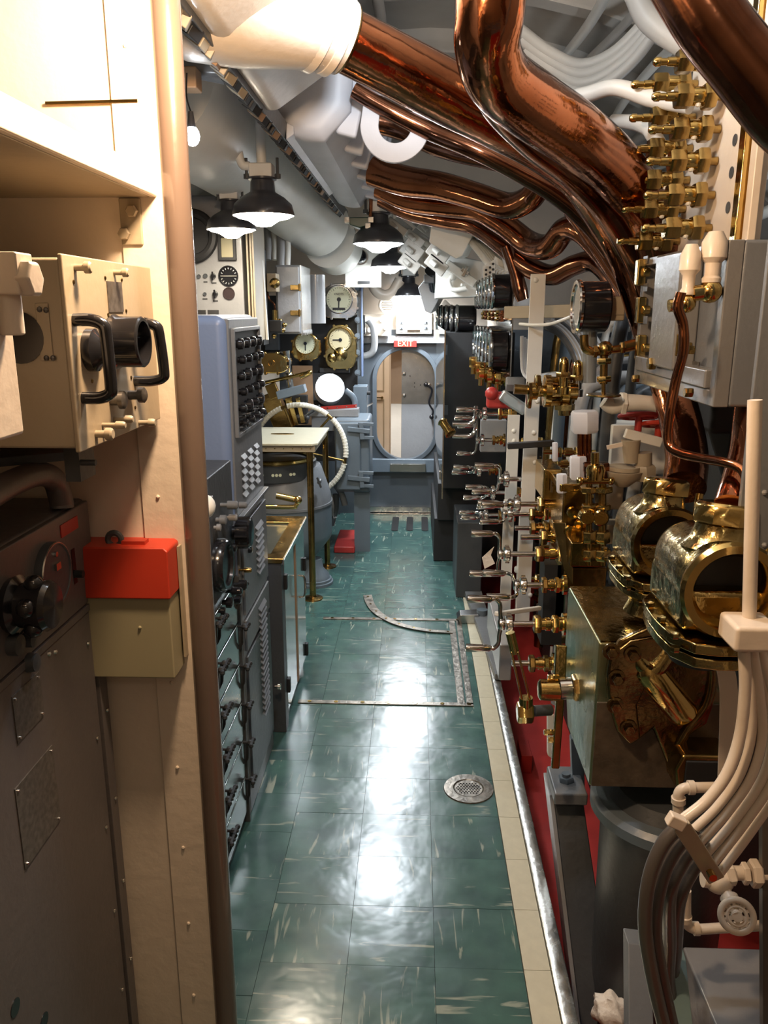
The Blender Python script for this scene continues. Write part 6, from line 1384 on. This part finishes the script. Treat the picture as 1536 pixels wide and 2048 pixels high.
# large black gauge
def black_gauge(c, r, L, label, grp=None, fm=M['glass']):
    e = thing('pressure_gauge', label, 'gauge', c, grp); X_ = V((-1,0,0))
    G().lathe(V(c)-X_*L, X_, [(0,r*.92),(.006,r),(L*.86,r),(L*.88,r*1.03)], 32).build('case', M['black'], e)
    G().lathe(c, X_, [(-L*.10,r*1.06),(-.002,r*1.08),(.004,r*1.04),(.004,r*.90),(-.003,r*.88)], 36, caps=False).build('rim', M['chrome'], e)
    G().lathe(c, X_, [(-.005,r*.9),(-.002,r*.9)], 32).build('dial_glass', fm, e)
    return e
c = pt(1152, 614, Y=2.68); black_gauge(c, .080, .10, 'lone large black pressure gauge beside the white strap under the copper pipes')
g = G().lathe(pt(1200,612,Y=2.68), (1,0,0), [(0,.012),(.04,.012)], 12); g.cbox(pt(1232,612,Y=2.68), (.05,.05,.06)); g.cbox(pt(1222,632,Y=2.68), (.08,.04,.03)); tag(g.build('gauge_bracket', M['tan'], bev=.006), 'tan bracket block behind the lone large gauge', 'bracket')
e = thing('brass_tee_valve', 'small brass tee valve with a long stem under the lone large gauge', 'valve', pt(1208, 790, Y=2.45))
t_ = lambda x, y, Y=2.45: pt(x, y, Y=Y)
g = G().tube([t_(1168,670), t_(1170,695), t_(1185,703), t_(1205,702)], .013, 12); g.cyl(t_(1205,702), t_(1262,695), .012, 12); g.sph(t_(1210,698), .024, 14); g.hexn(t_(1186,703), t_(1194,703), .02); g.hexn(t_(1240,695), t_(1250,695), .018); g.cyl(t_(1250,694), t_(1275,688), .017, 14); g.build('tee_body', M['brassd'], e)
for yy in (722, 758): G().hexn(t_(1208,yy+6), t_(1208,yy-6), .022).build('hex_nut', M['brass'], e)
g = G().cyl(t_(1208,705), t_(1207,768), .012, 12); g.cyl(t_(1207,765), t_(1207,790), .006, 10); g.build('stem', M['brassd'], e)
G().lathe(t_(1207,792), (0,0,1), [(0,.05),(.003,.052),(.006,.05)], 24).build('disc_handle', M['brassd'], e)
tag(G().cyl(t_(1180,662,2.75), t_(1178,765,2.75), .024, 18).build('glass_tube', M['glass']), 'smoky upright sight tube below the lone large gauge', 'tube')
# ================================================================ GAUGE BOARD
XG, XF = .425, .345
e = thing('gauge_board', 'tall thin gauge board plate carrying two rows of black gauges', 'panel', (XG, 4.2, .9))
zt_, zb_ = pt(1015, 545, Y=3.66).z, pt(1015, 762, Y=3.66).z
G().box((XG, 3.64, zb_), (XG+.006, 4.88, zt_)).build('plate', M['chrome'], e, bev=.001)
G().box((XG-.004, 3.66, 1.59), (XG, 4.88, 1.605)).build('middle_rail', M['black'], e)
o0 = None
zu = pt(983, 582, Y=3.76).z; zl = pt(979, 703, Y=3.76).z
names = ['nearest', 'second', 'third', 'fourth', 'fifth', 'farthest']
for row, (z, r, L) in enumerate(((zu, .074, .08), (zl, .096, .08))):
    pr = None
    for k in range(6):
        y = 3.78+k*.20 if row == 0 else 3.80+k*.205
        loc = V((XF, y, z)); lb = '%s black pressure gauge in the %s row of the gauge board' % (names[k], ['upper', 'lower'][row])
        if pr is None: pr = black_gauge(loc, r, L, lb, 'black gauges on the gauge board')
        else: dup(pr, None, loc, label=lb)
        q = V((XF+.05, y, z-r-.012)); g = G().cyl(q, q+V((0,0,-.05)), .010, 10); g.hexn(q+V((0,0,-.01)), q+V((0,0,-.028)), .018); g.hexn(q+V((0,0,-.034)), q+V((0,0,-.05)), .015)
        tag(g.build('gauge_cock', M['brass'] if (k+row) % 2 else M['copper']), 'brass cock below the %s gauge of the %s row' % (names[k], ['upper', 'lower'][row]), 'fitting', 'gauge cocks')
for k, (x, y, r) in enumerate(((946,735,.018),(955,745,.02),(962,758,.022),(978,765,.02),(995,768,.025))):
    q = pt(x, y, Y=3.75); g = G().hexn(q, q+V((0,0,.05)), r); g.cyl(q-V((0,0,.03)), q, r*.6, 10); g.hexn(q+V((.03,0,.01)), q+V((.07,0,.01)), r*.9)
    tag(g.build('brass_union', M['brass']), '%s brass union in the cluster under the lower gauges' % ['leftmost', 'second', 'third', 'fourth', 'rightmost'][k], 'fitting', 'brass unions under the gauges')
q = pt(1012, 768, Y=3.6); tag(G().hexn(q, q+V((.08,0,0)), .035).build('grey_union', M['grey']), 'dark grey hex union right of the brass cluster under the gauges', 'union')
q = pt(996, 800, Y=3.5); g = G().cbox(q, (.10,.06,.07)); g.sph(q+V((-.03,-.02,.03)), .03, 10); g.sph(q+V((.05,-.02,-.01)), .028, 10); tag(g.build('red_valve', M['redf'], bev=.012), 'small red painted valve body below the gauge board', 'valve')
q = pt(1030, 798, Y=3.4); tag(G().bar(q-V((.06,0,-.02)), q+V((.05,0,-.05)), .05, .05).build('clear_filter', M['glass'], bev=.01), 'small grey glass filter beside the red valve', 'filter')
# black cabinet aft with clear sheet
xa = .175
e = thing('black_cabinet', 'tall black cabinet at the aft end of the valve row', 'cabinet', (xa+.15, 5.5, 0))
zt_ = pt(900, 665, Y=4.95).z
G().box((xa, 4.95, .55), (.6, 6.30, zt_)).build('case', M['blackm'], e, bev=.004)
G().box((.135, 5.15, .0), (.6, 6.30, .30)).build('base', M['blackm'], e, bev=.006)
G().box((.155, 5.1, .30), (.6, 6.30, .55)).build('middle_case', M['blackm'], e, bev=.004)
for (x, y) in ((891,700),(892,820)): q = pt(x, y, Y=4.948); G().box((q.x-.012, 4.944, q.z-.03), (q.x+.012, 4.95, q.z+.03)).build('label_holder', M['dgrey'], e)
pr = None
for k in range(5):
    c = V((.245-.026*k, 5.02+k*.17, zt_+.082))
    lb = '%s narrow black gauge in the short row on top of the black cabinet' % names[k]
    if pr is None: pr = black_gauge(c, .078, .12, lb, 'gauges on the black cabinet')
    else: dup(pr, None, c, label=lb)
e = thing('clear_sheet', 'upright clear plastic sheet with steel edge in front of the black cabinet', 'panel', (.15, 5, .9))
z1, z2 = pt(888, 660, Y=4.3).z, pt(888, 965, Y=4.3).z
G().box((.151, 4.25, z2), (.154, 5.9, z1)).build('sheet', M['clear'], e)
G().box((.149, 4.24, z2-.08), (.156, 4.256, z1)).build('steel_edge', M['chrome'], e)
G().box((.149, 4.256, z1-.02), (.156, 5.9, z1)).build('top_edge', M['chrome'], e)
g = G().cbox((.152, 4.6, z2-.02), (.012,.03,.05)); g.build('hinge', M['chrome'], e, bev=.003)
# ================================================================ STRAPS, BARS, PLATES
def strap(px0, px1, y0, y1, Y, mt, label, bolts=()):
    a, b_ = pt(px0, y0, Y=Y), pt(px1, y0, Y=Y); z1 = a.z; z0 = pt(px0, y1, Y=Y).z
    e = thing('strap_bar', label, 'bar', (a.x, Y, z0)); G().box((a.x, Y, z0), (b_.x, Y+.008, z1)).build('bar', mt, e, bev=.001)
    for (x, y) in bolts: q = pt(x, y, Y=Y); G().sph(q, .010, 10).build('rivet', mt, e)
strap(1062, 1092, 548, 1250, 3.05, M['white'], 'broad white vertical strap bar behind the brass valves', ((1072,560),(1075,802),(1068,865),(1070,925),(1060,1190)))
strap(1016, 1040, 830, 1000, 3.3, M['white'], 'shorter white vertical strap left of the broad one', ((1028,862),(1028,882)))
strap(1008, 1030, 1000, 1290, 3.1, M['white'], 'low white vertical strap seen between the crank handles', ())
tag(G().bar(pt(1018,625,Y=3.5), pt(1155,622,Y=3.2), .06, .05).build('cross_bar', M['tan'], bev=.003), 'tan horizontal cross bar behind the gauge board', 'bar')
tag(G().bar(pt(1015,892,Y=2.95), pt(1108,886,Y=2.95), .03, .022).build('dark_rod', M['blackm'], bev=.003), 'dark horizontal rod crossing the white straps', 'rod')
tag(G().tube([pt(1040,648,Y=3.1), pt(1070,650,Y=3.0), pt(1100,648,Y=2.95), pt(1125,640,Y=2.85), pt(1150,630,Y=2.75)], .006, 8).build('white_wire', M['white']), 'thin white wire reaching from the gauge board to the lone gauge', 'wire')
tag(G().bar(pt(992,1228,Y=2.3), pt(1080,1216,Y=2.5), .014, .014).build('white_rod', M['white'], bev=.003), 'thin white rod pointing at the nearest crank handle', 'rod')
q = pt(970, 1110, Y=2.62); g = G().prism([q, q+V((.03,0,.03)), q+V((.02,0,.0)), q+V((.035,0,-.03)), q+V((.0,0,-.05)), q+V((-.01,0,-.01))], (0,.002,0)); tag(g.build('torn_tag', M['cloth']), 'torn white paper tag on an upright crank', 'tag')
for k in range(7):
    x = 1044+k*5; pts = [pt(x, 672+k*3, Y=3.35+.05*k), pt(x, 720, Y=3.35+.05*k), pt(x+4, 748, Y=3.3+.05*k), pt(x+22, 760-k*2, Y=3.2+.05*k), pt(x+60, 762-k*3, Y=3.1+.05*k)]
    tag(G().tube(pts, .008, 8, 5).build('grey_tube', M['cable']), 'thin grey instrument tube bending behind the white strap, %s from the left' % ORD[k], 'tube', 'bent grey instrument tubes')
for k in range(9):
    pts = [pt(1085+k*9, 650-k*4, Y=3.6), pt(1120+k*8, 668, Y=3.55), pt(1150+k*7, 715, Y=3.5), pt(1160+k*6, 780, Y=3.5)]
    tag(G().tube(pts, .016, 8, 5).build('cable', M['cable' if k % 3 else 'dgrey']), 'grey cable in the fan behind the lone gauge, %s from the left' % ORD[k], 'cable', 'fan of grey cables')
for (x0, y0, x1, y1, Y, D, mt, lb) in (
    (962,840,1012,905,3.9,.05,'lgrey','grey flat plate behind the upper crank valve'),
    (915,1045,962,1180,4.45,.45,'dgrey','blue grey valve base cabinet on the deck behind the crank handles'),
    (1000,1290,1022,1362,2.7,.5,'lgrey','pale grey base plate under the nearest crank valve'),
    (1206,950,1245,1020,2.6,.1,'tan','tan square plate beside the brass tommy bar cap'),
    (1100,1000,1128,1180,3.3,.1,'lgrey','pale plate in the gap left of the brass chest'),
    (1215,1050,1260,1090,2.9,.1,'tan','small tan block behind the slim vertical valves'),
    (1225,850,1330,950,2.9,.15,'white','white valve body block behind the red handwheel')):
    A, B = bx(x0, y0, x1, y1, Y, D)
    if x0 == 915: A = (A[0], A[1], .0)
    tag(G().box(A, B).build('mounting_plate' if D < .3 else 'base_cabinet', M[mt], bev=.006), lb, 'plate' if D < .3 else 'cabinet')
e = thing('deck_casting', 'small grey metal casting standing on the deck edge by the nearest crank', 'casting', pt(945, 1245, Z=0))
q = pt(950, 1248, Z=0); g = G().prism([q+V((-.10,0,.03)), q+V((-.08,0,.05)), q+V((.02,0,.055)), q+V((.02,0,.0)), q+V((-.08,0,.0)), q+V((-.09,0,.02))], (0,.08,0)); g.build('bracket', M['steel'], e, bev=.004); G().cyl(q+V((.04,.04,0)), q+V((.04,.04,.07)), .03, 16).build('post', M['bgrey'], e)
tag(G().prism([pt(925,1180,Z=.01), pt(960,1180,Z=.01), pt(1010,1360,Z=.01), pt(990,1360,Z=.01)], (0,0,.03)).build('deck_rail', M['grey'], bev=.003), 'grey flat rail along the deck edge below the crank valves', 'rail')
# white plumbing behind, handwheels
e = thing('white_valve_group', 'cream valve with straight handles low behind the grey valve box', 'valve', pt(1290, 1000, Y=2.5))
w_ = lambda x, y, Y=2.5: pt(x, y, Y=Y)
g = G().tube([w_(1208,802), w_(1225,812), w_(1245,806), w_(1290,806), w_(1330,812)], [.022,.026,.028,.024,.024], 14); g.hexn(w_(1240,806), w_(1252,806), .036); g.build('upper_pipe', M['white'], e)
G().bar(w_(1250,866), w_(1322,885), .03, .022, (0,1,0)).build('flat_handle', M['white'], e, bev=.003)
G().bar(w_(1214,895), w_(1282,880), .012, .012, (0,1,0)).build('thin_handle', M['cream'], e)
g = G().cyl(w_(1262,880), w_(1262,925), .03, 16, .022); g.hexn(w_(1287,960), w_(1287,930), .038); g.cyl(w_(1287,930), w_(1287,905), .026, 14); g.lathe(w_(1245,972), (0,0,1), [(0,.02),(.03,.055),(.05,.06)], 20); g.lathe(w_(1248,940), (0,0,1), [(0,.05),(.012,.05)], 20); g.build('bodies', M['tan'], e)
for (x, y, r, lb) in ((1318,848,.052,'bright red handwheel behind the thin copper tube'),(1278,832,.06,'dark red handwheel left of the bright red one')):
    q = w_(x, y, 2.6); e = thing('red_handwheel', lb, 'handwheel', q); G().torus(q, (0,.25,1), r, .008, 28, 8).build('rim', M['red' if x > 1300 else 'redf'], e)
    g = G()
    for k in range(4): t = k*math.pi/2+.3; g.cyl(q, q+V((r*math.cos(t), r*math.sin(t), -r*math.sin(t)*.25)), .006, 8)
    g.cyl(q-V((0,0,.05)), q+V((0,0,.01)), .012, 10); g.build('spokes', M['red' if x > 1300 else 'redf'], e)
# added dark casing to darken the background behind everything, starboard side
e = thing('dark_backdrop', 'added dark casing that darkens the space behind the brass valves', 'casing', (1.2, 3.2, -.4))
G().box((1.02, 2.35, -.4), (1.5, 4.9, 1.30)).build('lower_case', M['dgrey'], e, bev=.02)
G().box((.78, 2.75, -.4), (1.02, 4.9, .55)).build('step_case', M['blackm'], e, bev=.02)
G().box((.90, 2.45, 1.28), (1.3, 2.95, 1.72)).build('upper_case', M['blackm'], e, bev=.02)
kinds = ['white', 'cable', 'bgrey', 'lgrey', 'dgrey', 'copperd', 'white', 'brassd']
cols = dict(white='white', cable='grey', bgrey='blue grey', lgrey='pale grey', dgrey='dark grey', copperd='copper', brassd='aged brass')
rs = random.Random(3)
spots = sorted((.60+rs.random()*.36, 2.9+rs.random()*1.7) for _ in range(22))
for k, (x, y) in enumerate(spots):
    z0 = -.35+rs.random()*.5; z1 = .9+rs.random()*.8; kd = kinds[k % 8]; r = .012+rs.random()*.018
    pts = [V((x, y, z0)), V((x, y, (z0+z1)/2)), V((x+.02, y, z1-.12)), V((x+.10, y+.02, z1)), V((x+.3, y+.04, z1+.02))]
    e = thing('service_pipe', '%s service pipe behind the valves, %s outboard from the aisle' % (cols[kd], ORD[k]), 'pipe', (x, y, z0), 'service pipes behind the valves')
    G().tube(pts, r, 10, 5).build('pipe_run', M[kd], e)
    for zz_ in (z0+.3, z0+.65): G().hexn((x, y, zz_), (x, y, zz_+.035), r*1.8).build('union_nut', M['brass' if k % 2 else kd], e)
cocks = sorted(((.35+rs.random()*.95, 2.75+rs.random()*1.4, .52+rs.random()*.12) for _ in range(14)), reverse=True)
for k, (z, y, x) in enumerate(cocks):
    e = thing('small_valve', 'small brass cock behind the crank valves, %s from the top' % ORD[k], 'valve', (x, y, z), 'small brass cocks in the second rank')
    o = V((x, y, z)); g = G().hexn(o, o+V((.03,0,0)), .022); g.cyl(o+V((-.04,0,0)), o+V((.16,0,0)), .010, 10); g.lathe(o+V((.04,0,0)), (1,0,0), [(0,.018),(.03,.018)], 16); g.hexn(o+V((.08,0,0)), o+V((.11,0,0)), .024); g.build('body', M['brass' if k % 3 else 'brassd'], e)
    g = G().bar(o+V((-.04,0,-.03)), o+V((-.04,0,.03)), .008, .01, (0,1,0)); g.build('handle', M['chrome'], e)
